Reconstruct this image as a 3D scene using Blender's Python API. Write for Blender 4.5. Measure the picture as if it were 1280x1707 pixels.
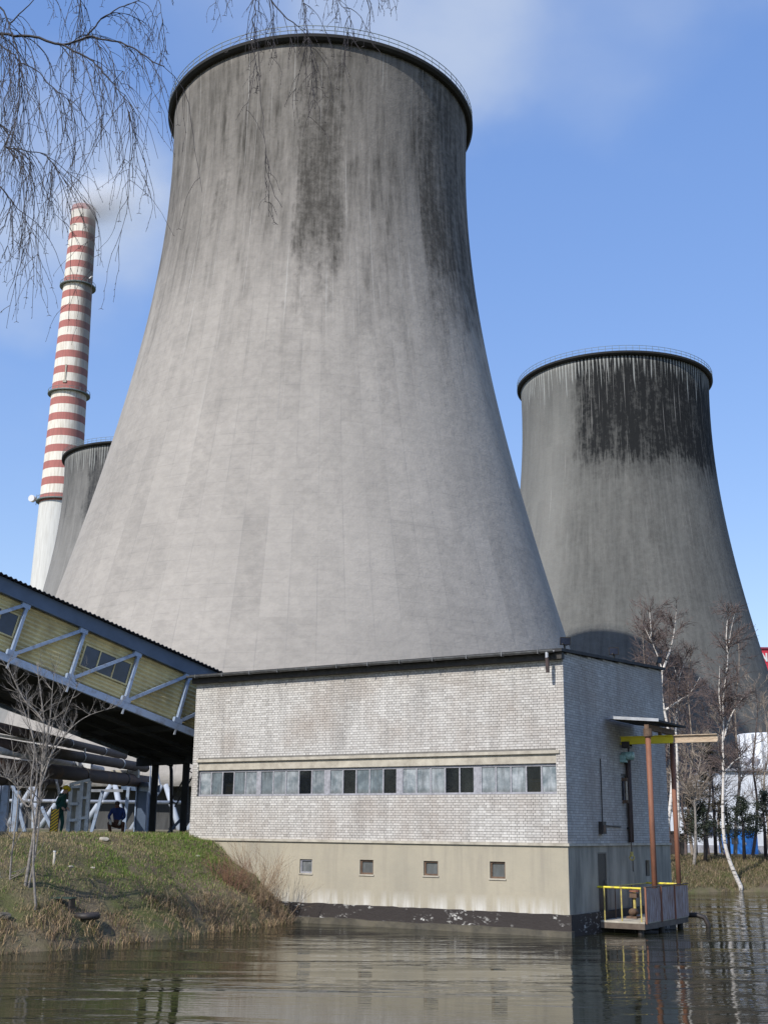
import bpy, bmesh, math, random
import numpy as np
from mathutils import Vector, Matrix
R_ = math.radians
for o in list(bpy.data.objects): bpy.data.objects.remove(o)
sc = bpy.context.scene
COL = sc.collection
random.seed(7)
NPR = np.random.default_rng(7)

# ---------------------------------------------------------------- camera
FPX, PITCH, ROLL, HC = 2010.0, R_(14.8), R_(0.6), 2.78      # pixels of the 1280x1707 photograph
cF = Vector((0, math.cos(PITCH), math.sin(PITCH)))
u0 = Vector((0, -math.sin(PITCH), math.cos(PITCH))); r0 = Vector((1, 0, 0))
cR = math.cos(ROLL)*r0 + math.sin(ROLL)*u0
cU = -math.sin(ROLL)*r0 + math.cos(ROLL)*u0
CAM = Vector((0, 0, HC))
cam = bpy.data.cameras.new('camera'); camo = bpy.data.objects.new('camera', cam); COL.objects.link(camo)
camo.matrix_world = Matrix(((cR.x, cU.x, -cF.x, 0), (cR.y, cU.y, -cF.y, 0), (cR.z, cU.z, -cF.z, HC), (0, 0, 0, 1)))
cam.sensor_fit = 'VERTICAL'; cam.sensor_height = 24; cam.lens = FPX/1707*24
cam.clip_start = 0.1; cam.clip_end = 20000
sc.camera = camo

def ray(x, y): return cF*FPX + cR*(x-640) - cU*(y-853.5)
def atY(x, y, Y): r = ray(x, y); return CAM + r*(Y/r.y)
def atZ(x, y, Z): r = ray(x, y); return CAM + r*((Z-HC)/r.z)
def onplane(x, y, P0, n): r = ray(x, y); return CAM + r*((P0-CAM).dot(n)/r.dot(n))

# ---------------------------------------------------------------- light
SUN_AZ, SUN_EL = Vector((-0.6, -0.8, 0)).normalized(), R_(40)
sdir = SUN_AZ*math.cos(SUN_EL) + Vector((0, 0, math.sin(SUN_EL)))
sl = bpy.data.lights.new('sun', 'SUN'); sl.energy = 3.3; sl.angle = R_(0.55); sl.color = (1, 0.955, 0.88)
so = bpy.data.objects.new('sun', sl); COL.objects.link(so); so.location = (-60, -80, 90)
so.rotation_euler = sdir.to_track_quat('Z', 'Y').to_euler()
w = bpy.data.worlds.new('World'); sc.world = w; w.use_nodes = True
nt = w.node_tree; nt.nodes.clear()
wo = nt.nodes.new('ShaderNodeOutputWorld'); bg = nt.nodes.new('ShaderNodeBackground'); sk = nt.nodes.new('ShaderNodeTexSky')
sk.sky_type = 'NISHITA'; sk.sun_disc = False; sk.sun_elevation = SUN_EL; sk.sun_rotation = math.atan2(sdir.x, sdir.y)
sk.altitude = 200; sk.air_density = 1.0; sk.dust_density = 0.35; sk.ozone_density = 2.0
def wn(ty, **k):
    n = nt.nodes.new('ShaderNode'+ty)
    for a, b in k.items(): setattr(n, a, b)
    return n
tc = wn('TexCoord')
gm_ = wn('Gamma'); gm_.inputs[1].default_value = .44
hs = wn('HueSaturation'); hs.inputs['Hue'].default_value = .52; hs.inputs['Saturation'].default_value = 1.9; hs.inputs['Value'].default_value = 2.5
nt.links.new(sk.outputs[0], gm_.inputs[0]); nt.links.new(gm_.outputs[0], hs.inputs['Color'])
sc.cycles.volume_bounces = 3
def wmr(v, a, b, c, d):
    n = wn('MapRange', interpolation_type='SMOOTHSTEP'); nt.links.new(v, n.inputs[0])
    for k, q in enumerate((a, b, c, d)): n.inputs[k+1].default_value = q
    return n.outputs[0]
def wmath(op, a, b):
    n = wn('Math', operation=op)
    for k, q in enumerate((a, b)):
        if hasattr(q, 'is_output'): nt.links.new(q, n.inputs[k])
        else: n.inputs[k].default_value = q
    return n.outputs[0]
mp = wn('Mapping'); mp.inputs['Location'].default_value = (0.3, 0.1, 0.31); mp.inputs['Scale'].default_value = (1.6, 1.6, 3.0)
nz = wn('TexNoise'); nz.inputs['Scale'].default_value = 2.3; nz.inputs['Detail'].default_value = 6; nz.inputs['Roughness'].default_value = .5
nt.links.new(tc.outputs['Generated'], mp.inputs[0]); nt.links.new(mp.outputs[0], nz.inputs['Vector'])
cm = wmr(nz.outputs[0], .52, .85, 0., .3)
wv = wn('TexNoise'); wv.inputs['Scale'].default_value = 6.; wv.inputs['Detail'].default_value = 5; nt.links.new(tc.outputs['Generated'], wv.inputs['Vector'])
wa_ = wn('VectorMath', operation='MULTIPLY_ADD'); nt.links.new(wv.outputs['Color'], wa_.inputs[0]); wa_.inputs[1].default_value = (.16,.16,.16); wb_ = wn('VectorMath', operation='SUBTRACT'); nt.links.new(tc.outputs['Generated'], wb_.inputs[0]); wb_.inputs[1].default_value = (.08,.08,.08); nt.links.new(wb_.outputs[0], wa_.inputs[2])
wnm = wn('VectorMath', operation='NORMALIZE'); nt.links.new(wa_.outputs[0], wnm.inputs[0])
for (px, py, wd, k) in ((740, 10, 7., .55), (960, -60, 8., .25), (120, 335, 7., .8), (560, -250, 12, .35)):     # drifting vapour patches
    dp = wn('VectorMath', operation='DOT_PRODUCT'); nt.links.new(wnm.outputs[0], dp.inputs[0]); dp.inputs[1].default_value = ray(px, py).normalized()
    b_ = wmath('MULTIPLY', wmr(dp.outputs['Value'], math.cos(R_(wd)), 1., 0., k), wmr(nz.outputs[0], .34, .62, .35, 1.)); cm = wmath('SUBTRACT', wmath('ADD', cm, b_), wmath('MULTIPLY', cm, b_))
mx = wn('Mix', data_type='RGBA'); nt.links.new(cm, mx.inputs[0]); nt.links.new(hs.outputs[0], mx.inputs[6]); mx.inputs[7].default_value = (3.3, 3.75, 4.5, 1)
nt.links.new(mx.outputs[2], bg.inputs[0]); bg.inputs[1].default_value = 0.13
nt.links.new(bg.outputs[0], wo.inputs[0])
sc.view_settings.view_transform = 'Standard'; sc.view_settings.look = 'None'
sc.view_settings.exposure = 0.5; sc.view_settings.gamma = 1

# ---------------------------------------------------------------- helpers
def tag(o, label=None, cat=None, group=None, kind=None):
    if label: o['label'] = label
    if cat: o['category'] = cat
    if group: o['group'] = group
    if kind: o['kind'] = kind
    return o
def empty(name, loc, rz=0):
    o = bpy.data.objects.new(name, None); COL.objects.link(o); o.location = loc; o.rotation_euler = (0, 0, rz)
    o.empty_display_size = .2
    return o
class MB:
    def __init__(s): s.v = []; s.f = []; s.m = []; s.mi = 0
    def add(s, vs, fs):
        b = len(s.v); s.v += [tuple(v) for v in vs]; s.f += [tuple(b+i for i in f) for f in fs]; s.m += [s.mi]*len(fs)
    def box(s, x0, x1, y0, y1, z0, z1, M=None):
        vs = [Vector(p) for p in ((x0,y0,z0),(x1,y0,z0),(x1,y1,z0),(x0,y1,z0),(x0,y0,z1),(x1,y0,z1),(x1,y1,z1),(x0,y1,z1))]
        if M: vs = [M @ v for v in vs]
        s.add(vs, [(0,3,2,1),(4,5,6,7),(0,1,5,4),(1,2,6,5),(2,3,7,6),(3,0,4,7)])
    def bar(s, a, b, wdt, hgt, up=Vector((0,0,1))):
        a = Vector(a); b = Vector(b); d = (b-a).normalized(); side = d.cross(up)
        if side.length < 1e-4: side = d.cross(Vector((1,0,0)))
        side.normalize(); up2 = side.cross(d).normalized()
        M = Matrix(((d.x,side.x,up2.x,a.x),(d.y,side.y,up2.y,a.y),(d.z,side.z,up2.z,a.z),(0,0,0,1)))
        s.box(0, (b-a).length, -wdt/2, wdt/2, -hgt/2, hgt/2, M)
    def tube(s, path, radii, n=6, cap=True):
        path = [Vector(p) for p in path]; k = len(path)
        if not hasattr(radii, '__len__'): radii = [radii]*k
        vs = []; pr = None
        for i, p in enumerate(path):
            d = (path[min(i+1, k-1)] - path[max(i-1, 0)])
            if d.length < 1e-7: d = Vector((0,0,1))
            d.normalize()
            if pr is None: pr = d.orthogonal().normalized()
            else:
                pr = pr - d*pr.dot(d)
                pr = pr.normalized() if pr.length > 1e-5 else d.orthogonal().normalized()
            q = d.cross(pr)
            for j in range(n):
                a = 2*math.pi*j/n; vs.append(p + (pr*math.cos(a) + q*math.sin(a))*radii[i])
        fs = [(i*n+j, i*n+(j+1)%n, (i+1)*n+(j+1)%n, (i+1)*n+j) for i in range(k-1) for j in range(n)]
        if cap: fs += [tuple(range(n-1, -1, -1)), tuple((k-1)*n+j for j in range(n))]
        s.add(vs, fs)
    def lathe(s, prof, n=32, c=(0,0,0), close=False):
        vs = [(c[0]+r*math.cos(2*math.pi*j/n), c[1]+r*math.sin(2*math.pi*j/n), c[2]+z) for r, z in prof for j in range(n)]
        k = len(prof)
        fs = [(i*n+j, i*n+(j+1)%n, (i+1)*n+(j+1)%n, (i+1)*n+j) for i in range(k-1) for j in range(n)]
        if close: fs += [((k-1)*n+j, (k-1)*n+(j+1)%n, (j+1)%n, j) for j in range(n)]
        s.add(vs, fs)
    def build(s, name, mat, parent=None, smooth=False, off=None):
        me = bpy.data.meshes.new(name)
        vs = s.v if off is None else [(a-off[0], b-off[1], c-off[2]) for a, b, c in s.v]
        me.from_pydata(vs, [], s.f)
        for m in (mat if isinstance(mat, (list, tuple)) else [mat]): me.materials.append(m)
        if isinstance(mat, (list, tuple)): me.polygons.foreach_set('material_index', s.m)
        if smooth: me.polygons.foreach_set('use_smooth', [True]*len(me.polygons))
        o = bpy.data.objects.new(name, me); COL.objects.link(o)
        if parent is not None: o.parent = parent
        elif off is not None: o.location = off
        return o
def inst(name, me, parent=None, loc=(0,0,0)):
    o = bpy.data.objects.new(name, me); COL.objects.link(o); o.parent = parent; o.location = loc; return o

# ---------------------------------------------------------------- materials
class NT:
    def __init__(s, name):
        s.mat = bpy.data.materials.new(name); s.mat.use_nodes = True; s.t = s.mat.node_tree; s.t.nodes.clear()
        s.out = s.n('OutputMaterial'); s.b = s.n('BsdfPrincipled'); s.l(s.b.outputs[0], s.out.inputs[0])
    def n(s, ty, **k):
        nd = s.t.nodes.new('ShaderNode'+ty)
        for a, b in k.items(): setattr(nd, a, b)
        return nd
    def l(s, a, b): s.t.links.new(a, b)
    def setin(s, sock, v):
        if hasattr(v, 'is_output'): s.l(v, sock)
        else: sock.default_value = v if not (isinstance(v, tuple) and len(v) == 3 and sock.type == 'RGBA') else (*v, 1)
    def co(s, kind='Object', scale=(1,1,1), loc=(0,0,0)):
        c = s.n('TexCoord'); m = s.n('Mapping'); s.l(c.outputs[kind], m.inputs[0]); m.inputs['Scale'].default_value = scale; m.inputs['Location'].default_value = loc
        return m.outputs[0]
    def noise(s, vec, scale=1, detail=4, rough=.55, dist=0):
        nd = s.n('TexNoise'); nd.inputs['Scale'].default_value = scale; nd.inputs['Detail'].default_value = detail
        nd.inputs['Roughness'].default_value = rough; nd.inputs['Distortion'].default_value = dist
        s.l(vec, nd.inputs['Vector']); return nd.outputs[0]
    def mr(s, v, a, b, c=0., d=1., smooth=False):
        nd = s.n('MapRange'); nd.interpolation_type = 'SMOOTHSTEP' if smooth else 'LINEAR'
        for i, q in enumerate((v, a, b, c, d)): s.setin(nd.inputs[i], q)
        return nd.outputs[0]
    def math(s, op, a, b=0., c=0.):
        nd = s.n('Math', operation=op)
        for i, q in enumerate((a, b, c)): s.setin(nd.inputs[i], q)
        return nd.outputs[0]
    def mix(s, f, a, b, blend='MIX'):
        nd = s.n('Mix', data_type='RGBA', blend_type=blend); s.setin(nd.inputs[0], f); s.setin(nd.inputs[6], a); s.setin(nd.inputs[7], b)
        return nd.outputs[2]
    def sep(s, v): nd = s.n('SeparateXYZ'); s.l(v, nd.inputs[0]); return nd.outputs
    def comb(s, x, y, z):
        nd = s.n('CombineXYZ')
        for i, q in enumerate((x, y, z)): s.setin(nd.inputs[i], q)
        return nd.outputs[0]
    def base(s, v): s.setin(s.b.inputs['Base Color'], v)
    def set(s, **k):
        for a, v in k.items(): s.setin(s.b.inputs[a.replace('_', ' ')], v)
    def bump(s, h, strength=.3, dist=.05):
        nd = s.n('Bump'); nd.inputs['Strength'].default_value = strength; nd.inputs['Distance'].default_value = dist
        s.l(h, nd.inputs['Height']); s.l(nd.outputs[0], s.b.inputs['Normal'])
def simple(name, c1, c2=None, scale=3., rough=.7, metal=0., stretch=(1,1,1), bump=0., thr=(.35,.7)):
    t = NT(name); c2 = c2 or tuple(x*.6 for x in c1)
    v = t.co('Object', stretch); n = t.noise(v, scale, 6, .62)
    t.base(t.mix(t.mr(n, thr[0], thr[1]), c1, c2)); t.set(Roughness=rough, Metallic=metal)
    if bump: t.bump(n, bump, .02)
    return t.mat

# concrete of a cooling tower: vertical streaks, soot stain with its own outline, painted flank shade, lift joints
def tower_mat(name, seed, colA, colB, stains_shade, limit, drip=0., soot_shade=(.068,.063,.056), top=104., streak=.55, rag=1.):
    t = NT(name)
    c = t.n('TexCoord'); x, y, z = t.sep(c.outputs['Object'])
    th = t.math('ARCTAN2', x, t.math('MULTIPLY', y, -1.))          # 0 towards the pond, + to the right
    th57 = t.math('MULTIPLY', th, 57.2958)
    zz = z
    big = t.noise(t.comb(th, t.math('MULTIPLY', zz, .02), seed), 3.2, 5, .6)
    st1 = t.noise(t.comb(t.math('MULTIPLY', th, 12.), t.math('MULTIPLY', zz, .055), seed+3), 1.0, 6, .66)
    st2 = t.noise(t.comb(t.math('MULTIPLY', th, 36.), t.math('MULTIPLY', zz, .13), seed+9), 1.0, 5, .68)
    fine = t.noise(t.comb(t.math('MULTIPLY', th, 24.), zz, seed), .9, 9, .72)
    mid = t.noise(t.comb(t.math('MULTIPLY', th, 22.), t.math('MULTIPLY', zz, .55), seed+21), .42, 8, .66)
    col = t.mix(t.mr(big, .34, .66), colA, colB)
    col = t.mix(t.math('MULTIPLY', t.mr(mid, .42, .64), .2), col, (.2,.19,.178))
    col = t.mix(t.math('MULTIPLY', t.mr(fine, .42, .6), .3), col, (.17,.162,.152))
    # panel seams: every ring of formwork a shade of its own
    cell = t.n('TexWhiteNoise', noise_dimensions='2D')
    t.l(t.comb(t.math('FLOOR', t.math('MULTIPLY', th, 11.459)), t.math('FLOOR', t.math('MULTIPLY', zz, .08)), 0.), cell.inputs['Vector'])
    col = t.mix(t.math('MULTIPLY', cell.outputs[0], .3), col, tuple(min(.8, c_*1.22) for c_ in colA))
    seam = t.math('ABSOLUTE', t.math('SUBTRACT', t.math('FRACT', t.math('MULTIPLY', th, 11.459)), .5))
    seamn = t.math('MULTIPLY', t.mr(seam, .47, .495), t.mr(st2, .4, .58, 0.05, .38))
    col = t.mix(seamn, col, (.2,.195,.19))
    lift = t.math('ABSOLUTE', t.math('SUBTRACT', t.math('FRACT', t.math('MULTIPLY', zz, .62)), .5))
    col = t.mix(t.math('MULTIPLY', t.mr(lift, .455, .495), t.mr(mid, .42, .6, 0.02, .3)), col, (.17,.165,.16))
    # overall runs of dirt below the rim
    hz = t.mr(t.math('ADD', zz, t.math('MULTIPLY', st1, 44.)), limit+2., limit+46., 0., 1., True)
    g1 = t.math('MULTIPLY', hz, t.mr(st1, .36, .68, .15, 1.))
    g1 = t.math('MULTIPLY', g1, t.math('MULTIPLY', t.mr(st2, .35, .65, .3, 1.), t.mr(mid, .35, .6, .5, 1.)))
    dark = t.math('ADD', t.math('MULTIPLY', g1, streak), t.mr(zz, limit-4., limit+34., 0., .46 if streak > .5 else .2, True))
    # soot patches and painted flank shade: angle range (soft edges), lower limit, strength
    edge = t.math('SUBTRACT', t.noise(t.comb(t.math('MULTIPLY', th, 9.), t.math('MULTIPLY', zz, .13), seed+60), 1.0, 6, .7), .5)
    for (a0, s0, a1, s1, zl, zs, k) in stains_shade:
        aj = t.math('ADD', th57, t.math('ADD', t.math('MULTIPLY', t.math('SUBTRACT', st2, .5), 3.), t.math('MULTIPLY', edge, 13. if a0 != 40 else 2.)))
        m = t.math('MULTIPLY', t.mr(aj, a0-s0, a0+s0, 0., 1., True), t.mr(aj, a1-s1, a1+s1, 1., 0., True))
        jag = t.math('ADD', t.math('ADD', t.math('ADD', zz, t.math('MULTIPLY', edge, 20.*rag)), t.math('MULTIPLY', t.math('SUBTRACT', st2, .5), 8.)), t.math('MULTIPLY', t.math('SUBTRACT', mid, .5), 26.*rag))
        m = t.math('MULTIPLY', m, t.mr(jag, zl-zs, zl+zs, 0., 1., True))
        m = t.math('MULTIPLY', m, t.math('MULTIPLY', t.mr(st1, .3, .66, .6, 1.), t.math('MULTIPLY', t.mr(fine, .36, .62, .72, 1.), t.mr(st2, .34, .6, .7, 1.))))
        dark = t.math('MAXIMUM', dark, t.math('MULTIPLY', m, k))
    col = t.mix(dark, col, soot_shade)
    # pale lime runs
    lime = t.math('MULTIPLY', t.mr(t.noise(t.comb(t.math('MULTIPLY', th, 95.), t.math('MULTIPLY', zz, .035), seed+40), 1.0, 2, .5), .66, .72), t.mr(zz, limit-22., limit+8., 0., .5))
    col = t.mix(t.math('MULTIPLY', lime, .75), col, (.52,.51,.49))
    if drip:
        d1 = t.noise(t.comb(t.math('MULTIPLY', th, 40.), seed, 0.), 1.0, 2, .5)
        d2 = t.mr(d1, .42, .72, top+1.5, top-8.)
        dm = t.math('MULTIPLY', t.mr(t.math('SUBTRACT', zz, d2), 0., 1.2), t.mr(t.math('SINE', t.math('MULTIPLY', th, 170.)), -.1, .5))
        col = t.mix(t.math('MULTIPLY', dm, drip), col, (.3,.31,.3))
    t.base(col); t.set(Roughness=.92, Specular_IOR_Level=.15)
    t.bump(t.math('ADD', t.math('MULTIPLY', mid, .6), t.math('MULTIPLY', fine, .5)), .6, .3)
    return t.mat

def brick_mat():
    t = NT('sand_lime_brick'); a = t.n('Attribute', attribute_name='tone')
    v = t.co('Object'); oi = t.n('ObjectInfo')
    g = t.n('NewGeometry'); wp = g.outputs['Position']
    big = t.noise(wp, .55, 5, .6); fine = t.noise(wp, 14, 5, .7)
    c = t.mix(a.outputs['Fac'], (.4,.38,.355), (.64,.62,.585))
    c = t.mix(t.math('MULTIPLY', t.mr(big, .44, .7), .6), c, (.36,.3,.25))
    gr = t.noise(t.comb(t.math('MULTIPLY', t.sep(wp)[0], 1.3), t.math('MULTIPLY', t.sep(wp)[1], 1.3), t.math('MULTIPLY', t.sep(wp)[2], .22)), 1.1, 5, .65)
    c = t.mix(t.math('MULTIPLY', t.mr(gr, .5, .72), .55), c, (.24,.225,.21))
    c = t.mix(t.math('MULTIPLY', t.mr(fine, .4, .75), .45), c, (.25,.235,.22))
    t.base(c); t.set(Roughness=.88); t.bump(fine, .3, .01)
    return t.mat
def plinth_mat():
    t = NT('plinth_render'); v = t.co('Object')
    x, y, z = t.sep(v)
    big = t.noise(v, .5, 5, .6); fine = t.noise(v, 6, 8, .7)
    runs = t.noise(t.comb(t.math('MULTIPLY', x, 2.6), t.math('MULTIPLY', y, 2.6), t.math('MULTIPLY', z, .25)), 1.3, 5, .65)
    c = t.mix(t.mr(big, .35, .68), (.4,.358,.272), (.33,.3,.235))
    c = t.mix(t.math('MULTIPLY', t.mr(runs, .48, .7), t.mr(z, 1.0, 2.5, .25, .6)), c, (.24,.215,.18))
    c = t.mix(t.math('MULTIPLY', t.mr(fine, .5, .75), .3), c, (.3,.27,.22))
    c = t.mix(t.math('MULTIPLY', t.mr(z, 1.05, .62), t.mr(runs, .42, .62)), c, (.56,.54,.49))
    t.base(c); t.set(Roughness=.9); t.bump(fine, .35, .02); return t.mat
def tar_mat():
    t = NT('peeling_tar'); v = t.co('Object', (1,1,2)); n = t.noise(v, 5, 8, .7); b = t.noise(v, .8, 3)
    m = t.math('MULTIPLY', t.mr(n, .56, .62), t.mr(b, .48, .58))
    t.base(t.mix(m, (.028,.022,.02), (.5,.49,.46))); t.set(Roughness=.75); t.bump(n, .5, .03); return t.mat
def corr_mat(name, c1, c2, dirt):
    return simple(name, c1, c2, 2.2, .6, 0, (1,1,.5), .1)

M = {}
M['brick'] = brick_mat()
M['mortar'] = simple('mortar', (.14,.132,.122), (.21,.2,.185), 5, .95)
M['plinth'] = plinth_mat(); M['plinth_grey'] = simple('grey_blotchy_render', (.33,.305,.25), (.17,.16,.135), 1.4, .9, 0, (1.5,1.5,.35), .3, (.4,.66)); M['tar'] = tar_mat()  # plinth_grey: greyer and darker than the front plinth render
M['wet_concrete'] = simple('wet_concrete', (.12,.105,.075), (.05,.045,.035), 2.5, .6, bump=.4)
M['concrete_trim'] = simple('concrete_trim', (.5,.46,.38), (.3,.27,.22), 3, .9, bump=.3)
M['felt'] = simple('roof_felt', (.02,.02,.022), (.045,.045,.045), 4, .85)
M['soffit'] = simple('dark_fascia', (.03,.028,.026), (.06,.055,.05), 6, .8)
M['zinc'] = simple('zinc_gutter', (.2,.205,.21), (.1,.1,.1), 5, .5, .6)
M['frame'] = simple('grey_frame_paint', (.36,.36,.39), (.22,.22,.24), 9, .6)
M['rust_frame'] = simple('rust_frame', (.16,.1,.065), (.07,.045,.03), 8, .8)
M['blue_steel'] = simple('blue_grey_steel', (.27,.34,.46), (.15,.14,.15), 4.5, .5, .1, thr=(.5,.8))
M['blue_steel_dark'] = simple('slate_blue_fascia', (.085,.12,.185), (.055,.08,.125), 1.2, .5, .1)
M['yellow_sheet'] = simple('straw_yellow_sheet', (.66,.55,.28), (.36,.28,.14), 1.9, .6, 0, (1,1,.6), thr=(.42,.78))
M['roof_sheet'] = simple('roof_sheet', (.03,.033,.045), (.02,.02,.025), 2, .5)
M['dark_under'] = simple('dark_underside', (.03,.03,.03), (.018,.018,.017), 1.5, .9)
M['dark_glass'] = simple('dark_glass', (.035,.045,.075), (.02,.024,.035), 2, .12)
M['rust_pipe'] = simple('oxide_red_pole', (.24,.1,.058), (.11,.055,.038), 3.2, .7, 0, (1,1,.35), .2, (.45,.75))
M['yellow_paint'] = simple('yellow_paint', (.72,.62,.03), (.3,.2,.06), 7, .5, thr=(.46,.68))
M['yellow_worn'] = simple('worn_yellow_rail', (.55,.47,.12), (.3,.22,.1), 10, .6)
M['bleached_wood'] = simple('bleached_beam_end', (.5,.4,.29), (.3,.22,.15), 7, .8, 0, (1,1,6))
M['teal'] = simple('teal_hoist_paint', (.3,.5,.47), (.15,.24,.22), 9, .5)
M['white_paint'] = simple('white_paint', (.72,.73,.74), (.5,.5,.5), 5, .6)
M['pipe_brown'] = simple('brown_lagged_pipe', (.075,.05,.045), (.03,.022,.02), 3, .7, 0, (1,1,1), .3)
M['pipe_rust'] = simple('rusty_large_pipe', (.07,.045,.038), (.17,.085,.04), 1.2, .8, 0, (1,1,1), .3, (.5,.72))
M['grey_steel'] = simple('grey_galvanised', (.48,.5,.53), (.3,.31,.33), 4, .5, .3)
M['deck'] = simple('platform_steel', (.14,.11,.085), (.07,.05,.04), 4, .8, bump=.3)
M['black_iron'] = simple('black_iron', (.02,.018,.017), (.04,.03,.025), 6, .6)
M['white_wall'] = simple('white_render', (.66,.69,.74), (.5,.52,.55), 1.5, .85, 0, (1,1,.3))
M['blue_door'] = simple('bright_blue_paint', (.03,.2,.6), (.02,.13,.42), 3, .5)
M['red_paint'] = simple('red_cladding', (.6,.03,.06), (.4,.02,.04), .2, .5)
M['skin'] = simple('skin', (.5,.3,.22), (.4,.22,.16), 10, .6)

def pane_mat(name, c1, c2, rough, dirt=.5):
    t = NT(name); oi = t.n('ObjectInfo'); rn = oi.outputs['Random']; g = t.n('NewGeometry'); x, y, z = t.sep(g.outputs['Position'])
    xo = t.math('ADD', x, t.math('MULTIPLY', rn, 37.))
    n = t.noise(t.comb(t.math('MULTIPLY', xo, 9.), y, t.math('MULTIPLY', z, 1.3)), 1., 6, .65)
    n2 = t.noise(t.comb(xo, y, t.math('MULTIPLY', z, 1.1)), 2.6, 4, .6)
    c = t.mix(t.mr(n2, .38, .62), c1, c2)
    c = t.mix(t.math('MULTIPLY', rn, .45), c, (.2,.22,.23))
    c = t.mix(t.math('MULTIPLY', t.mr(n, .43, .66), dirt), c, (.07,.08,.085))
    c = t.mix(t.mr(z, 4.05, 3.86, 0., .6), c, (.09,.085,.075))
    t.base(c); t.set(Roughness=rough, Specular_IOR_Level=.6); return t.mat
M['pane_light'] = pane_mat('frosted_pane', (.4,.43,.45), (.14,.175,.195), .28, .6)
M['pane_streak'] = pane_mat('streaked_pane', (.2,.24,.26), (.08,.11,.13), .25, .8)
def clear_pane():
    t = NT('clear_dark_pane'); tr = t.n('BsdfTransparent'); tr.inputs[0].default_value = (.55,.58,.6,1); ms = t.n('MixShader')
    t.base((.02,.025,.03)); t.set(Roughness=.06)
    f = t.noise(t.co('Object'), 3, 4); t.l(t.mr(f, .3, .7, .3, .5), ms.inputs[0])
    t.l(tr.outputs[0], ms.inputs[1]); t.l(t.b.outputs[0], ms.inputs[2]); t.l(ms.outputs[0], t.out.inputs[0]); return t.mat
M['pane_dark'] = clear_pane()
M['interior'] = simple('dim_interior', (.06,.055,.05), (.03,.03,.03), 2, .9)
M['carton'] = simple('brown_carton', (.42,.3,.15), (.3,.2,.1), 3, .85)
M['carton_grey'] = simple('grey_carton', (.5,.48,.4), (.35,.33,.28), 3, .85)

def water_mat():
    t = NT('pond_water'); g = t.n('NewGeometry'); m = t.n('Mapping'); t.l(g.outputs['Position'], m.inputs[0])
    m.inputs['Rotation'].default_value = (0, 0, R_(-12)); m.inputs['Scale'].default_value = (.42, 1.7, 1)
    n1 = t.noise(m.outputs[0], 1.15, 3, .5, .4); n2 = t.noise(m.outputs[0], 4.2, 3, .55, .2); n3 = t.noise(m.outputs[0], .22, 2, .5)
    amp = t.mr(n3, .42, .6, .1, 1.3)
    h = t.math('ADD', t.math('MULTIPLY', t.math('MULTIPLY', n1, amp), 1.0), t.math('MULTIPLY', n2, .07))
    t.base((.016,.017,.009)); t.set(Roughness=.02, IOR=1.33); t.b.inputs['Specular IOR Level'].default_value = .5
    t.bump(h, .42, .085); return t.mat
M['water'] = water_mat()
def ground_mat():
    t = NT('bank_earth_and_turf'); g = t.n('NewGeometry'); p = g.outputs['Position']
    b = t.noise(p, .35, 5, .6); m = t.noise(p, 1.6, 6, .65); f = t.noise(p, 14, 6, .7)
    c = t.mix(t.mr(b, .42, .6), (.1,.11,.04), (.18,.145,.095))
    c = t.mix(t.math('MULTIPLY', t.mr(m, .45, .65), .7), c, (.13,.1,.075))
    c = t.mix(t.math('MULTIPLY', t.mr(f, .45, .7), .5), c, (.05,.042,.028))
    t.base(c); t.set(Roughness=.95, Specular_IOR_Level=.1); t.bump(f, .6, .06); return t.mat
M['ground'] = ground_mat()
def blade_mat(name):
    t = NT(name); a = t.n('Attribute', attribute_name='tint'); t.base(a.outputs['Color']); t.set(Roughness=.8, Specular_IOR_Level=.15); return t.mat
M['blade'] = blade_mat('grass_blades')
def birch_bark():
    t = NT('birch_bark'); v = t.co('Object', (1,1,3.5)); n = t.noise(v, 2.3, 5, .7); n2 = t.noise(t.co('Object'), 1.1, 4)
    c = t.mix(t.mr(n, .55, .62), (.62,.58,.53), (.05,.045,.04)); c = t.mix(t.math('MULTIPLY', t.mr(n2, .5, .7), .4), c, (.35,.3,.25))
    t.base(c); t.set(Roughness=.8); return t.mat
M['birch'] = birch_bark()
M['twig'] = simple('purple_brown_twig', (.125,.09,.08), (.075,.055,.05), 6, .8)
M['twig_tan'] = simple('grey_tan_twig', (.3,.25,.2), (.17,.135,.11), 3, .85)
M['twig_dark'] = simple('dark_birch_twig', (.03,.023,.024), (.018,.015,.017), 6, .7)
M['sap_bark'] = simple('pale_sapling_bark', (.27,.245,.22), (.13,.115,.1), 9, .85, 0, (1,1,2))
M['needle'] = simple('dark_needles', (.02,.03,.016), (.035,.045,.025), 4, .7)
M['ivy'] = simple('dark_olive_foliage', (.04,.038,.022), (.065,.05,.03), 2, .8)

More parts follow.
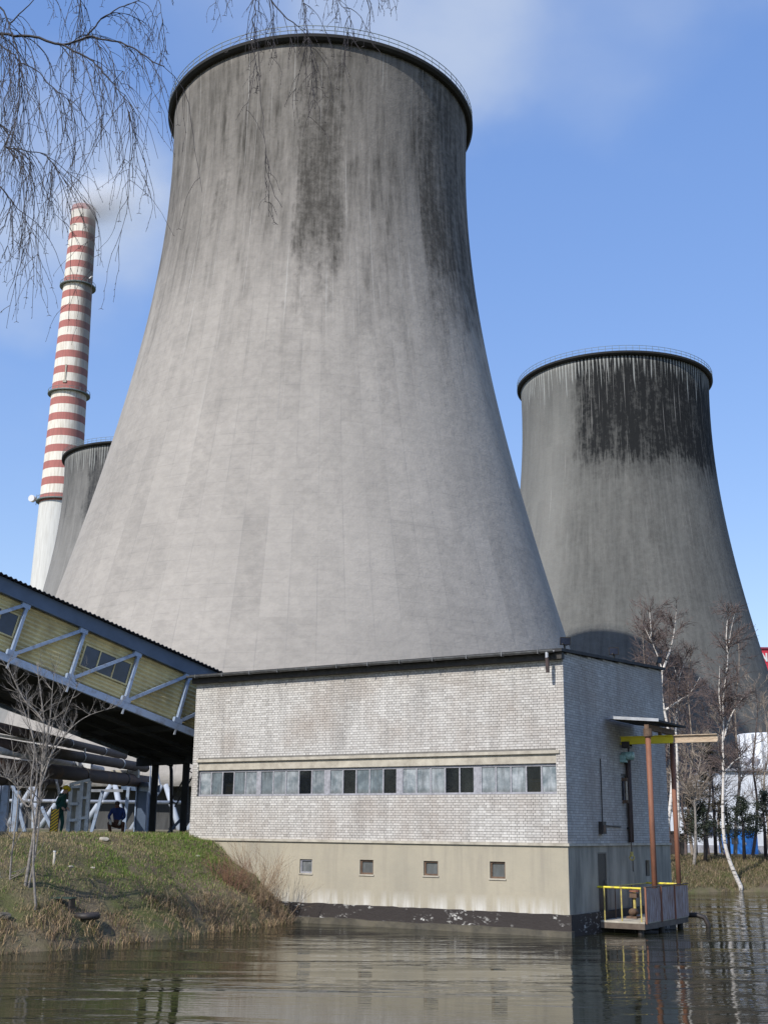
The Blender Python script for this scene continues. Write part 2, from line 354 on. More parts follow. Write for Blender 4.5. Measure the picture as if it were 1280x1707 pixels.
# ---------------------------------------------------------------- ground and water
BA = R_(148.3)                                             # direction of the facade
dl = Vector((math.cos(BA), math.sin(BA), 0)); dr = Vector((math.sin(BA), -math.cos(BA), 0)); nr = -dl
CORN = atY(946, 1406, 35.0)
def loc2w(x, y, z): q = nr*x + dr*y; return Vector((CORN.x+q.x, CORN.y+q.y, z))
POND = np.array([(-40,10.5),(-24,18),(-14,24),(-8.7,28.8),(-7.2,30.5),(-5.9,32.6),(-4.75,35),(-3.5,37.5),(-2.9,39.3),(-1.4,42.5),(2,46),(8.6,48.5),(11.5,55),(13.4,60),(16.2,62.4),(19.4,63.2),(32,65),(60,70),(85,45),(70,14),(30,9),(0,8.5)], float)
def pond_d(x, y):
    x = np.asarray(x, float); y = np.asarray(y, float); best = np.full(x.shape, 1e9); ins = np.zeros(x.shape, bool)
    n = len(POND)
    for i in range(n):
        a, b = POND[i], POND[(i+1) % n]; e = b-a
        tt = np.clip(((x-a[0])*e[0]+(y-a[1])*e[1])/(e@e), 0, 1)
        best = np.minimum(best, np.hypot(x-a[0]-tt*e[0], y-a[1]-tt*e[1]))
        cnd = ((a[1] > y) != (b[1] > y)) & (x < (b[0]-a[0])*(y-a[1])/(b[1]-a[1]+1e-12)+a[0]); ins ^= cnd
    return np.where(ins, -best, best)
def sstep(a, b, x): t = np.clip((x-a)/(b-a), 0, 1); return t*t*(3-2*t)
def gh(x, y):
    x = np.asarray(x, float); y = np.asarray(y, float)
    wob = .28*np.sin(x*1.7+y*.9)+.2*np.sin(x*3.1-y*2.3+1)+.12*np.sin(x*6.3+y*5.1)
    d = pond_d(x, y)+wob*.5
    top = 1.4+1.05*sstep(8, 0, x-(y-42)*.15)*sstep(14, 24, y) - .25*sstep(20, 8, y)
    s = np.clip(d/4.6, 0, 1); up = top*(1-(1-s)**1.55)
    z = np.where(d > 0, up+.1*np.clip(d/.12, 0, 1), np.maximum(-1.6, d*.7))
    fade = np.exp(-(np.hypot(x, y-30)/60.)**2)
    return z + np.where(d > 0, 1, 0)*.05*fade*(np.sin(x*2.3+1)*np.sin(y*2.9)+.6*np.sin(x*5.3)*np.sin(y*4.7+2))*np.clip(d, 0, 1)
def axis(lo, hi, st, far):
    a = list(np.arange(lo, hi+1e-6, st)); q = st
    while a[-1] < far: q *= 1.35; a.append(a[-1]+q)
    q = st; b = [lo]
    while b[-1] > -far: q *= 1.35; b.append(b[-1]-q)
    return np.array(b[:0:-1]+a)
gx = axis(-24, 34, .4, 4000); gy = axis(-4, 96, .4, 6000)
GX, GY = np.meshgrid(gx, gy); GZ = gh(GX, GY)
nx, ny = len(gx), len(gy)
vs = np.stack([GX.ravel(), GY.ravel(), GZ.ravel()], -1)
ii = (np.arange(ny-1)[:, None]*nx+np.arange(nx-1)[None]).ravel()
fs = np.stack([ii, ii+1, ii+nx+1, ii+nx], -1)
me = bpy.data.meshes.new('ground'); me.from_pydata(vs.tolist(), [], fs.tolist()); me.materials.append(M['ground'])
me.polygons.foreach_set('use_smooth', [True]*len(me.polygons))
go = bpy.data.objects.new('ground', me); COL.objects.link(go); tag(go, 'earth and turf ground with a grassy bank round the pond', 'ground', kind='structure')
mb = MB(); mb.add([(-45,4,0),(90,4,0),(90,74,0),(-45,74,0)], [(0,1,2,3)])
tag(mb.build('pond_water', M['water']), 'dark rippled pond water reflecting the pump house', 'water', kind='structure')
def GH(x, y): return float(gh(x, y))

# ---------------------------------------------------------------- cooling towers
M['shell_main'] = tower_mat('tower_concrete_clean', 2.3, (.362,.336,.306), (.3,.28,.256),
    [(40, .7, 125, 8, 71, 9, 1.3), (-5, 2.5, 12, 3, 72, 10, 1.35), (-34, 1.2, -27, 1.5, 80, 8, 1.0), (-16,1.5,-8,2,86,8,.95), (16,2,26,2,84,10,.9), (-24,1,-20,1,90,6,.8), (30,1,35,1.5,88,8,.7)], 66, streak=.8)
M['shell_right'] = tower_mat('tower_concrete_soot_shade', 14.1, (.2,.2,.187), (.15,.153,.146),
    [(-34, 9, 135, 10, 81, 5, 1.6), (-36, 10, 130, 10, 75, 7, .8), (-28, 8, 50, 12, 76, 4, .85), (-40, 14, 140, 10, -60, 8, .62)], 78, drip=.8, soot_shade=(.016,.017,.018), streak=.3, rag=.35)  # last entry paints shade over all but the left flank, the others are soot
M['shell_left'] = tower_mat('tower_concrete_banded', 31.7, (.24,.235,.225), (.18,.178,.17),
    [(-32, 4, 60, 8, 78, 10, 1.1)], 80, drip=.7, soot_shade=(.03,.032,.035))
M['rim'] = simple('tarred_rim', (.01,.01,.01), (.02,.02,.019), .5, .9)
M['rail'] = simple('green_grey_rail', (.16,.2,.19), (.1,.12,.12), 2, .6)
M['column'] = simple('blue_grey_column', (.42,.46,.52), (.26,.28,.31), .9, .7, 0, (1,1,.4), thr=(.35,.75))
M['lintel_dark'] = simple('tower_fill_slats', (.06,.062,.064), (.03,.031,.032), .8, .9, 0, (3,3,.1))
def hyper(z, Rt=22.17, zt=99., b=57.92): return Rt*math.sqrt(1+((z-zt)/b)**2)
def cooling_tower(cx, cy, mat, label, b=57.92, legs=False, bottom=6.9, H=106.75):
    e = empty('cooling_tower', (cx, cy, 0)); tag(e, label, 'cooling tower', 'hyperboloid cooling towers of the plant')
    mb = MB(); prof = [(hyper(z, b=b), z) for z in np.linspace(bottom, H, 70)]
    prof += [(hyper(z, b=b)-.35, z) for z in np.linspace(H, bottom, 24)]
    mb.lathe(prof, 200, close=True); mb.build('shell', mat, e, True)
    mb = MB(); r = hyper(H, b=b); mb.lathe([(r-.3,H-.15),(r+.55,H-.15),(r+.92,H+.15),(r+.92,H+.62),(r-.3,H+.62)], 200, close=True); mb.build('rim', M['rim'], e)
    mb = MB(); rr = r+.85; n = 96
    for j in range(n):
        a = 2*math.pi*j/n; x, y = rr*math.cos(a), rr*math.sin(a); mb.box(x-.035, x+.035, y-.035, y+.035, H+.6, H+1.9)
    for h in (1.2, 1.85):
        mb.lathe([(rr-.035,H+h-.035),(rr+.035,H+h-.035),(rr+.035,H+h+.035),(rr-.035,H+h+.035)], n, close=True)
    mb.build('railing', M['rail'], e)
    if legs:
        N = 44; rl = hyper(bottom, b=b)-.15; rb = rl+1.5; me = None
        for k in range(N):
            for sgn in (-1, 1):
                a0 = 2*math.pi*(k+.5*0)/N; a1 = a0+sgn*math.pi/N*.92
                if me is None or True:
                    q = MB(); q.tube([(rl*math.cos(a0+sgn*.006), rl*math.sin(a0+sgn*.006), bottom+.1), (rb*math.cos(a1), rb*math.sin(a1), GH(cx+rb*math.cos(a1), cy+rb*math.sin(a1))-.3)], .3, 8)
                if math.sin(a0) < -.2: q.build('column', M['column'], e, True)
        q = MB(); q.lathe([(rl-3.2, bottom-.1),(rl-2.2, 1.5)], 160); q.build('inner_fill', M['lintel_dark'], e, True)
        q = MB(); q.lathe([(rl-3.2, bottom-.1),(rl-.2, bottom+.02)], 160); q.build('ring_soffit', M['lintel_dark'], e, True)
        q = MB(); rw = rb+1.2; q.lathe([(rw,2.2),(rw,2.65),(rw+.35,2.65),(rw+.35,2.2)], 160); q.build('basin_wall', M['wet_concrete'], e, True)
    return e
cooling_tower(-10.28, 165, M['shell_main'], 'huge pale concrete cooling tower with streaked top, right behind the brick pump house', legs=True)
cooling_tower(55.3, 275, M['shell_right'], 'sooty cooling tower with a wide black stain and white drips, behind the birches', b=62.5, bottom=1.2)
cooling_tower(-72, 344, M['shell_left'], 'cooling tower mostly hidden, in front of the striped chimney', b=55, bottom=1.2)

# ---------------------------------------------------------------- chimney
def chimney():
    H = 240.; top = atY(141, 348, 431.9)
    e = empty('striped_chimney', (top.x, top.y, 0)); tag(e, 'tall red and white striped chimney with ring platforms and smoke at its top', 'chimney')
    def rad(z): return 4.75+(H-z)*.0225
    t = NT('striped_paint'); c = t.n('TexCoord'); x, y, z = t.sep(c.outputs['Object'])
    zz = t.math('SUBTRACT', z, 118.2)
    fr = t.math('FRACT', t.math('DIVIDE', zz, 6.28)); red = t.mr(fr, .455, .47, 1., 0.)
    th = t.math('ARCTAN2', x, t.math('MULTIPLY', y, -1.))
    run = t.noise(t.comb(t.math('MULTIPLY', th, 9.), t.math('MULTIPLY', z, .09), 0.), 1.2, 6, .65)
    wh = t.mix(t.mr(run, .42, .7), (.74,.7,.62), (.5,.44,.36)); rd = t.mix(t.mr(run, .4, .72), (.4,.145,.125), (.28,.115,.1))
    col = t.mix(red, wh, rd)
    base = t.mix(t.mr(run, .4, .7), (.6,.6,.57), (.47,.46,.43))
    col = t.mix(t.mr(z, 118.1, 118.3), base, col)
    soot_shade = t.math('MULTIPLY', t.mr(t.math('ADD', th, t.math('MULTIPLY', run, .5)), .45, 1.1, 0., .85, True), t.mr(z, 118., 205., .2, 1.))  # shade of the right side painted by angle, with uneven runs
    soot_shade = t.math('MAXIMUM', soot_shade, t.mr(z, 232., 239., 0., .25))
    col = t.mix(soot_shade, col, (.1,.085,.075)); t.base(col); t.set(Roughness=.85)
    mb = MB(); zs = np.linspace(1.5, H, 60)
    prof = [(rad(z), z) for z in zs]+[(rad(H)-.5, H), (rad(H)-.5, H-8)]
    mb.lathe(prof, 64); mb.build('shaft', t.mat, e, True)
    for z in (119.2, 161.5, 206.0):
        mb = MB(); r = rad(z); mb.lathe([(r-.1,z-.3),(r+1.35,z-.3),(r+1.35,z+.1),(r-.1,z+.1)], 48, close=True)
        p = mb.build('ring_platform', M['rail'], e)
        mb = MB(); n = 24
        for j in range(n):
            a = 2*math.pi*j/n; x, y = (r+1.25)*math.cos(a), (r+1.25)*math.sin(a); mb.box(x-.05, x+.05, y-.05, y+.05, z+.1, z+1.2)
        mb.lathe([(r+1.2,z+1.12),(r+1.3,z+1.12),(r+1.3,z+1.25),(r+1.2,z+1.25)], n, close=True)
        mb.build('handrail', M['rail'], p)
    mb = MB(); r = rad(120); mb.tube([(-r-2.2,-1.5,120.0),(-r-2.6,-2.9,120.0)], [1.25,1.25], 20); d = mb.build('dish_antenna', M['white_paint'], e)
    mb = MB(); mb.bar((-r-1.0,-.6,119.4),(-r-2.3,-1.6,119.8), .2, .2); mb.bar((-r-1.3,-.6,118),(-r-1.3,-.6,122), .15, .15); mb.build('bracket', M['rail'], d)
    mb = MB(); r = rad(210); mb.bar((r*.9,-r*.4-.3,208.7),(r*.9+1.2,-r*.4-.8,209.4), .5, .4); mb.build('warning_lamp', M['white_paint'], e)
    mb = MB(); r = rad(165); mb.bar((-.2,-r-.1,164.8),(-.2,-r-.2,171.5), .5, .25); mb.box(-.9, .4, -r-.4, -r, 164.2, 165.2); mb.build('cable_duct', M['concrete_trim'], e)
    return top
CH = chimney()
# smoke drifting from the chimney mouth
def smoke():
    mb = MB(); me = bpy.data.meshes.new('smoke_plume'); bm = bmesh.new(); bmesh.ops.create_icosphere(bm, subdivisions=3, radius=1)
    for v in bm.verts:
        k = 1+.22*math.sin(v.co.x*4+1)*math.cos(v.co.z*5)+.12*math.sin(v.co.y*7)
        v.co = Vector((v.co.x*40*k, v.co.y*16*k, v.co.z*21*k))
    bm.to_mesh(me); bm.free()
    o = bpy.data.objects.new('smoke_plume', me); COL.objects.link(o); o.location = (CH.x+9, CH.y-1, 243)
    t = NT('pale_smoke'); t.t.nodes.remove(t.b); v = t.n('VolumePrincipled'); t.l(v.outputs[0], t.out.inputs['Volume'])
    v.inputs['Color'].default_value = (.93,.94,.96,1); v.inputs['Anisotropy'].default_value = .1
    c = t.n('TexCoord'); ob = c.outputs['Object']
    n = t.noise(ob, .065, 4, .6)
    x, y, z = t.sep(ob)
    core = t.n('VectorMath', operation='LENGTH'); t.l(t.comb(t.math('DIVIDE', t.math('ADD', x, 4.), 20.), t.math('DIVIDE', y, 11.), t.math('DIVIDE', t.math('ADD', z, -.5), 12.)), core.inputs[0])
    wide = t.n('VectorMath', operation='LENGTH'); t.l(t.comb(t.math('DIVIDE', x, 38.), t.math('DIVIDE', y, 15.), t.math('DIVIDE', z, 20.)), wide.inputs[0])
    d = t.math('ADD', t.math('MULTIPLY', t.mr(core.outputs['Value'], 0., 1., .3, 0., True), t.mr(n, .3, .6, .4, 1.)),
               t.math('MULTIPLY', t.mr(wide.outputs['Value'], .15, 1., .05, 0., True), t.mr(n, .38, .6)))
    t.l(d, v.inputs['Density']); me.materials.append(t.mat)
    tag(o, 'thin pale smoke drifting round the mouth of the striped chimney', 'smoke', kind='stuff')
smoke()

# ---------------------------------------------------------------- pump house  (local frame: x out of the right wall, y into the building, z up)
PH_RZ = BA-math.pi
LX, DY = 13.75, 8.7
ZB, ZT = 2.48, 7.74
def fac(px, py):
    P = onplane(px, py, CORN, dr); d = P-CORN; return d.dot(nr), P.z
def rwl(px, py):
    P = onplane(px, py, CORN, dl); d = P-CORN; return d.dot(dr), P.z
pump = empty('pump_house', (CORN.x, CORN.y, 0), PH_RZ)
tag(pump, 'grey brick pump house with strip windows and a beige plinth standing in the pond', 'building')
WX0, WX1, WZ0, WZ1 = -13.49, -.29, 3.84, 4.70
LZ1 = 5.03
RW = [(4.34, 4.8, 3.72, 4.53), (6.73, 7.14, 3.7, 4.68)]             # windows of the right wall
mb = MB(); g = .012
mb.box(-LX, 0-g, g, .3, ZB-.3, WZ0); mb.box(-LX, -g, g, .3, LZ1, ZT); mb.box(-LX, WX0, g, .3, WZ0, LZ1); mb.box(WX1, -g, g, .3, WZ0, LZ1)
ys = [.3, RW[0][0], RW[0][1], RW[1][0], RW[1][1], DY]
for i in range(5):
    if i in (1, 3):
        r = RW[i//2]; mb.box(-.3, -g, ys[i], ys[i+1], ZB-.3, r[2]); mb.box(-.3, -g, ys[i], ys[i+1], r[3], 7.86+ys[i]*.0535)
    else:
        for k_ in range(8):
            ya, yb = ys[i]+(ys[i+1]-ys[i])*k_/8, ys[i]+(ys[i+1]-ys[i])*(k_+1)/8; mb.box(-.3, -g, ya, yb, ZB-.3, 7.86+ya*.0535)
mb.box(-LX, -LX+.3, .3, DY, ZB-.3, 7.8); mb.box(-LX+.3, -.3, DY-.3, DY, ZB-.3, 7.8)
mb.build('wall', M['mortar'], pump)
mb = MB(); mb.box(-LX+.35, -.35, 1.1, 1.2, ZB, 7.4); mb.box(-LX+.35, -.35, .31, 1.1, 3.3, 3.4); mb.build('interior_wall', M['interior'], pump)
# bricks, English bond
HC_, BH = .0752, .0655
bricks = []
def course(L, holes, skip0=0.):
    out = []
    n = int((ZT-ZB)/HC_)
    for k in range(n):
        z0 = ZB+.005+k*HC_; z1 = z0+BH
        st = (k % 2 == 0); pitch = .26 if st else .13; bl = pitch-.011
        x = (skip0 if (k % 2 == 0) else skip0+.0) - (0 if st else 0.065)
        while x < L-.02:
            a, b = max(x, skip0), min(x+bl, L)
            x += pitch
            segs = [(a, b)]
            for (h0, h1, y0, y1) in holes:
                if z1 > y0+.01 and z0 < y1-.01:
                    ns = []
                    for (p, q) in segs:
                        if q <= h0 or p >= h1: ns.append((p, q))
                        else:
                            if p < h0: ns.append((p, h0))
                            if q > h1: ns.append((h1, q))
                    segs = ns
            for (p, q) in segs:
                if q-p > .025: out.append((p, q, z0, z1, st))
    return out
fr = course(LX, [(-WX1, -WX0, WZ0, LZ1+.03)])
full = sorted([b for b in fr if b[4] and abs(b[1]-b[0]-.249) < 1e-4], key=lambda b: b[0])[:300]
fset = set(full); rng = random.Random(3)
def tonemesh(name, tone, L):
    q = MB(); e = .004
    q.add([(0,.1,0),(L,.1,0),(L,.1,BH),(0,.1,BH),(0,e,0),(L,e,0),(L,e,BH),(0,e,BH),(e,0,e),(L-e,0,e),(L-e,0,BH-e),(e,0,BH-e)],
          [(8,9,10,11),(4,5,9,8),(5,6,10,9),(6,7,11,10),(7,4,8,11),(0,1,5,4),(1,2,6,5),(2,3,7,6),(3,0,4,7)])
    me = bpy.data.meshes.new(name); me.from_pydata(q.v, [], q.f); me.materials.append(M['brick'])
    at = me.attributes.new('tone', 'FLOAT', 'FACE'); at.data.foreach_set('value', [tone]*len(q.f)); return me
variants = [tonemesh('brick', .3+.6*i/9, .249) for i in range(10)]
for (p, q, z0, z1, st) in full:
    inst('brick', rng.choice(variants), pump, (-q, rng.uniform(-.003, .003), z0))
def joined(lst, side, name):
    V = []; Fc = []; T = []
    for (p, q, z0, z1, st) in lst:
        b = len(V); o = rng.uniform(-.004, .003); tn = min(1, max(0, rng.gauss(.6 if side == 0 else .22, .2)))  # side wall bricks coloured darker to deepen the wall's shade
        if side == 0: V += [(-q,.1,z0),(-p,.1,z0),(-p,.1,z1),(-q,.1,z1),(-q,o,z0),(-p,o,z0),(-p,o,z1),(-q,o,z1)]
        else: V += [(-.1,p,z0),(-.1,q,z0),(-.1,q,z1),(-.1,p,z1),(o,p,z0),(o,q,z0),(o,q,z1),(o,p,z1)]
        Fc += [(b+4,b+5,b+6,b+7),(b,b+1,b+5,b+4),(b+1,b+2,b+6,b+5),(b+2,b+3,b+7,b+6),(b+3,b,b+4,b+7)]; T += [tn]*5
    me = bpy.data.meshes.new(name); me.from_pydata(V, [], Fc); me.materials.append(M['brick'])
    me.attributes.new('tone', 'FLOAT', 'FACE').data.foreach_set('value', T)
    o = inst(name, me, pump); o['kind'] = 'stuff'; return o
ZT_keep = ZT
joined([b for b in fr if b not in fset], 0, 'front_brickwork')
ZT = 8.3
rt = course(DY, [(a, b, c, d) for a, b, c, d in RW], .102)
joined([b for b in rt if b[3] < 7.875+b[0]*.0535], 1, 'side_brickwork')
ZT = ZT_keep
# concrete lintel and mouldings
mb = MB(); mb.box(WX0, WX1, .03, .28, WZ1+.002, LZ1-.06); mb.build('lintel', M['concrete_trim'], pump)
mb = MB(); mb.box(WX0-.05, WX1+.12, -.05, .1, LZ1-.06, LZ1+.03); mb.build('lintel_moulding', M['concrete_trim'], pump)
mb = MB(); mb.box(-LX-.06, .06, -.06, .2, ZB-.07, ZB+.003); mb.build('string_course', M['concrete_trim'], pump)
mb = MB(); mb.box(0.002, .055, .2, DY, ZB-.07, ZB-.002); mb.build('side_string_course', M['concrete_trim'], pump)
# plinth with real window openings
sw = []
for (a, b, c, d) in ((500,520,1432,1456),(600,622,1433,1458),(706,730,1435,1460),(816,842,1436,1465)):
    x0, z1 = fac(a, c); x1, z0 = fac(b, d); sw.append((x0, x1, z0, z1))
mb = MB(); yo = .0
xs = [-LX]+[v for s in sw for v in s[:2]]+[-.0]
for i in range(len(xs)-1):
    if i % 2: s = sw[i//2]; mb.box(xs[i], xs[i+1], yo, .4, -.8, s[2]); mb.box(xs[i], xs[i+1], yo, .4, s[3], ZB-.07)
    else: mb.box(xs[i], xs[i+1], yo, .4, -.8, ZB-.07)
mb.build('plinth', M['plinth'], pump); mb = MB()
door = (2.17, 2.87, .5, 2.22); slot = [(5.02, 5.14, 1.62, 1.98), (6.2, 6.58, 1.45, 1.94)]
segs = sorted([door]+slot); ys = [.402]+[v for s in segs for v in s[:2]]+[DY]
for i in range(len(ys)-1):
    if i % 2: s = segs[i//2]; mb.box(-.4, 0, ys[i], ys[i+1], -.8, s[2]); mb.box(-.4, 0, ys[i], ys[i+1], s[3], ZB-.07)
    else: mb.box(-.4, 0, ys[i], ys[i+1], -.8, ZB-.07)
mb.box(.0005, .003, .0, .402, -.6, ZB-.07)
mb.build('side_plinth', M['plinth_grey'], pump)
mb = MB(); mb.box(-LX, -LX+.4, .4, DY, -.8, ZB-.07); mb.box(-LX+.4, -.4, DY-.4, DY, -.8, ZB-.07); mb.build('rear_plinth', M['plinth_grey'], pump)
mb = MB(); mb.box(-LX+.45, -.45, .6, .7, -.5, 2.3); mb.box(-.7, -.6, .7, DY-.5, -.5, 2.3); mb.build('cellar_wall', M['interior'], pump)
# tarred skirting and footing at the water
def wobble_box(name, x0, x1, y0, y1, z0, z1, mat, amp=.012, n=60):
    q = MB(); V = []
    for i in range(n+1):
        x = x0+(x1-x0)*i/n; a = rng.uniform(-amp, amp); b = rng.uniform(-amp, amp)
        V += [(x,y0+b,z0),(x,y0+b,z1+a),(x,y1,z1+a),(x,y1,z0)]
    F_ = [(i*4+j, i*4+(j+1)%4, i*4+4+(j+1)%4, i*4+4+j)[::-1] for i in range(n) for j in range(4)]+[(0,1,2,3),(n*4+3,n*4+2,n*4+1,n*4)]
    q.add(V, F_); return q.build(name, mat, pump)
wobble_box('tar_skirting', -LX, .07, -.07, .1, -.6, .58, M['tar'])
wobble_box('footing', -LX, .16, -.27, -.072, -.7, .17, M['wet_concrete'], .02, 40)
mb = MB(); mb.box(.002, .07, .1, DY, -.6, .57); mb.build('side_skirting', M['tar'], pump)
# strip windows
groups = [(322,427,'LMDML'),(431,540,'SLLDL'),(546,660,'LDSSD'),(667,789,'LLLDD'),(798,928,'LLLDL')]
PM = {'L': M['pane_light'], 'S': M['pane_streak'], 'D': M['pane_dark'], 'M': M['pane_streak']}
for gi, (a, b, code) in enumerate(groups):
    x0 = fac(a, 1300)[0]; x1 = fac(b, 1300)[0]
    x0 = max(x0, WX0); x1 = min(x1, WX1)
    nxt = fac(groups[gi+1][0], 1300)[0] if gi < 4 else WX1
    z0, z1 = WZ0+.02, WZ1-.02; y0, y1 = .1, .16; fw = .045
    q = MB(); q.box(x0, nxt-.003, y0, y1, z1-.055, z1+.018); q.box(x0, nxt-.003, y0-.02, y1, z0-.016, z0+.04)
    pw = (x1-x0-fw)/5
    for k in range(6):
        xx = x0+k*pw; ww = fw if k < 5 else max(fw, nxt-.003-xx)
        q.box(xx, xx+ww, y0-(.01 if k in (0, 5) else 0), y1, z0+.04, z1-.055)
    wn = q.build('window', M['frame'], pump)
    for k, ch in enumerate(code):
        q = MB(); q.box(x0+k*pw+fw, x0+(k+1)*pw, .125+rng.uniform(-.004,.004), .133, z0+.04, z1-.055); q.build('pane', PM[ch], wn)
for i, s in enumerate(sw):
    q = MB(); x0, x1, z0, z1 = s; f = .05; y0, y1 = .05, .12
    q.box(x0, x0+f, y0, y1, z0, z1); q.box(x1-f, x1, y0, y1, z0, z1); q.box(x0+f, x1-f, y0, y1, z0, z0+f); q.box(x0+f, x1-f, y0, y1, z1-f, z1)
    wn = q.build('cellar_window', M['rust_frame'] if i else M['frame'], pump)
    q = MB(); q.box(x0+f, x1-f, .09, .1, z0+f, z1-f); q.build('pane', M['pane_streak'] if i else M['pane_light'], wn)
    q = MB(); q.box(x0-.03, x1+.03, -.03, .05, z0-.04, z0-.002); q.build('sill', M['concrete_trim'], wn)
for i, s in enumerate(RW):
    a, b, z0, z1 = s; q = MB(); f = .05
    q.box(-.12, -.05, a, a+f, z0, z1); q.box(-.12, -.05, b-f, b, z0, z1); q.box(-.12, -.05, a+f, b-f, z0, z0+f); q.box(-.12, -.05, a+f, b-f, z1-f, z1)
    wn = q.build('side_window', M['frame'], pump); q = MB(); q.box(-.1, -.09, a+f, b-f, z0+f, z1-f); q.build('pane', M['dark_glass'], wn)
q = MB(); q.box(-.08, -.03, door[0]+.01, door[1]-.01, door[2], door[3]-.01); dd = q.build('door', M['black_iron'], pump)
q = MB(); q.box(-.03, .03, door[1]-.14, door[1]-.1, 1.3, 1.42); q.build('handle', M['zinc'], dd)
for s in slot:
    q = MB(); q.box(-.14, -.1, s[0], s[1], s[2], s[3]); q.build('slot_grille', M['black_iron'], pump)
# roof
mb = MB(); e = .1; zf, zb = 7.87, 8.34
V = [(-LX-e,-.3,zf-.02),(e,-.3,zf-.02),(e,DY+e,zb),(-LX-e,DY+e,zb)]
mb.add(V+[(x,y,z+.09) for x,y,z in V], [(0,3,2,1),(4,5,6,7),(0,1,5,4),(1,2,6,5),(2,3,7,6),(3,0,4,7)])
mb.build('roof', M['felt'], pump)
mb = MB(); mb.box(-LX-.05, .05, -.2, .004, ZT-.09, zf-.03); mb.build('eaves_board', M['soffit'], pump)
q = MB(); n = 9; prof = [(math.cos(math.pi+math.pi*i/n)*.075, math.sin(math.pi+math.pi*i/n)*.075) for i in range(n+1)]
V = []; 
for x in (-LX-.12, -.12): V += [(x, -.375+a, zf+.02+b) for a, b in prof]+[(x, -.375+a*.85, zf+.02+b*.85) for a, b in reversed(prof)]
k = 2*(n+1); q.add(V, [(i, (i+1)%k, k+(i+1)%k, k+i)[::-1] for i in range(k)]+[tuple(range(k)), tuple(range(2*k-1, k-1, -1))])
gt = q.build('gutter', M['zinc'], pump)
for i in range(12):
    x = -LX+.3+i*1.17; q = MB(); q.box(x-.015, x+.015, -.465, -.28, zf-.075, zf-.058); q.box(x-.015, x+.015, -.47, -.455, zf-.075, zf+.05); q.build('gutter_bracket', M['zinc'], gt)
q = MB(); q.tube([(-.33,-.375,zf-.03),(-.33,-.375,zf-.2)], .05, 10); q.build('gutter_outlet', M['grey_steel'], gt)
q = MB(); q.tube([(-.33,-.36,zf-.18),(-.33,-.34,zf-.62)], [.062,.055], 10); q.build('downpipe', M['pipe_brown'], pump)
# pink paint mark left on the plinth
q = MB(); x, z = fac(345, 1411); q.tube([(x,.0005,z),(x,-.004,z)], .12, 14); q.build('paint_mark', simple('pink_mark', (.5,.25,.22), (.45,.33,.26), 14, .9), pump)

# boxes standing inside the strip windows
for (px, wd, hh, mat, lab) in ((377,.5,.42,'carton','brown carton inside the pump house window beside the conveyor bridge'),(405,.5,.4,'carton','brown carton behind the fourth pane from the conveyor bridge'),(776,.36,.42,'carton_grey','grey carton standing inside a dark window pane of the pump house'),(889,.48,.44,'carton','yellowish carton inside the window pane closest to the pump house corner')):
    x = fac(px, 1310)[0]; e = empty('carton', loc2w(x, .4, 3.4), PH_RZ); q = MB(); q.box(-wd/2, wd/2, -.15, .15, 0, .44+hh); bx_ = q.build('box_body', M[mat], e)
    q = MB(); q.box(-wd/2, wd/2, -.155, -.151, .44+hh-.09, .44+hh-.05); q.build('tape', M['concrete_trim'], e); tag(e, lab, 'box')

# floodlights on the roof edge
def floodlight(px, py, y, face, label, s=1.):
    o_, z_ = rwl(px, py); e = empty('floodlight', loc2w(.02, y, zf+.06+y*.054), PH_RZ); tag(e, label, 'floodlight', 'floodlights on the pump house roof edge')
    q = MB(); q.bar((0,0,0),(0,0,.16), .05, .05); q.bar((-.0,-.16,.16),(0,.16,.16), .04, .03); q.build('bracket', M['black_iron'], e)
    Mx = Matrix.Translation((0,0,.28)) @ Matrix.Scale(.78, 4) @ Matrix.Rotation(face, 4, 'Z') @ Matrix.Rotation(R_(18), 4, 'Y')
    q = MB(); V = [Mx @ Vector(p) for p in ((.14,-.2,-.15),(.14,.2,-.15),(.14,.2,.15),(.14,-.2,.15),(-.14,-.12,-.09),(-.14,.12,-.09),(-.14,.12,.09),(-.14,-.12,.09))]
    q.add(V, [(0,1,2,3),(7,6,5,4),(0,4,5,1),(1,5,6,2),(2,6,7,3),(3,7,4,0)]); q.build('housing', M['black_iron'], e)
    q = MB(); q.box(.142, .15, -.17, .17, -.12, .12, Mx); q.build('lens', M['dark_glass'], e)
floodlight(942, 1078, .12, R_(-55), 'black floodlight on the roof corner above the gutter end')
floodlight(1020, 1096, 4.1, R_(-75), 'black floodlight halfway along the roof edge of the shaded brick wall')
floodlight(1089, 1111, 8.2, R_(-10), 'dark floodlight at the rear end of the pump house roof edge')

# electric box with conduits on the shaded wall
y, z = rwl(1000, 1381); e = empty('junction_box', loc2w(.0, y, z-.16), PH_RZ); tag(e, 'small dark junction box with conduits on the shaded brick wall', 'electric box')
q = MB(); q.box(.003, .14, -.14, .14, 0, .36); q.build('box_body', M['black_iron'], e)
q = MB(); q.box(.141, .15, -.08, .05, .05, .26); q.build('cover', M['rust_frame'], e)
q = MB(); q.tube([(.04,.1,.36),(.04,.1,2.2)], .018, 6); q.build('riser_conduit', M['black_iron'], e)
q = MB(); q.tube([(.04,.14,.24),(.04,1.6,.22)], .018, 6); q.build('cross_conduit', M['black_iron'], e)
y, z = rwl(1037, 1318); e = empty('tube_lamp', loc2w(0, y, z-.4), PH_RZ); tag(e, 'pale vertical tube lamp on the shaded brick wall beside the hoist', 'lamp')
q = MB(); q.tube([(.14,0,.08),(.14,0,.74)], .035, 8); q.build('lamp_tube', M['concrete_trim'], e)
for zz in (.06, .74): q = MB(); q.box(.003, .18, -.05, .05, zz-.05, zz+.05); q.build('lamp_holder', M['rust_frame'], e)

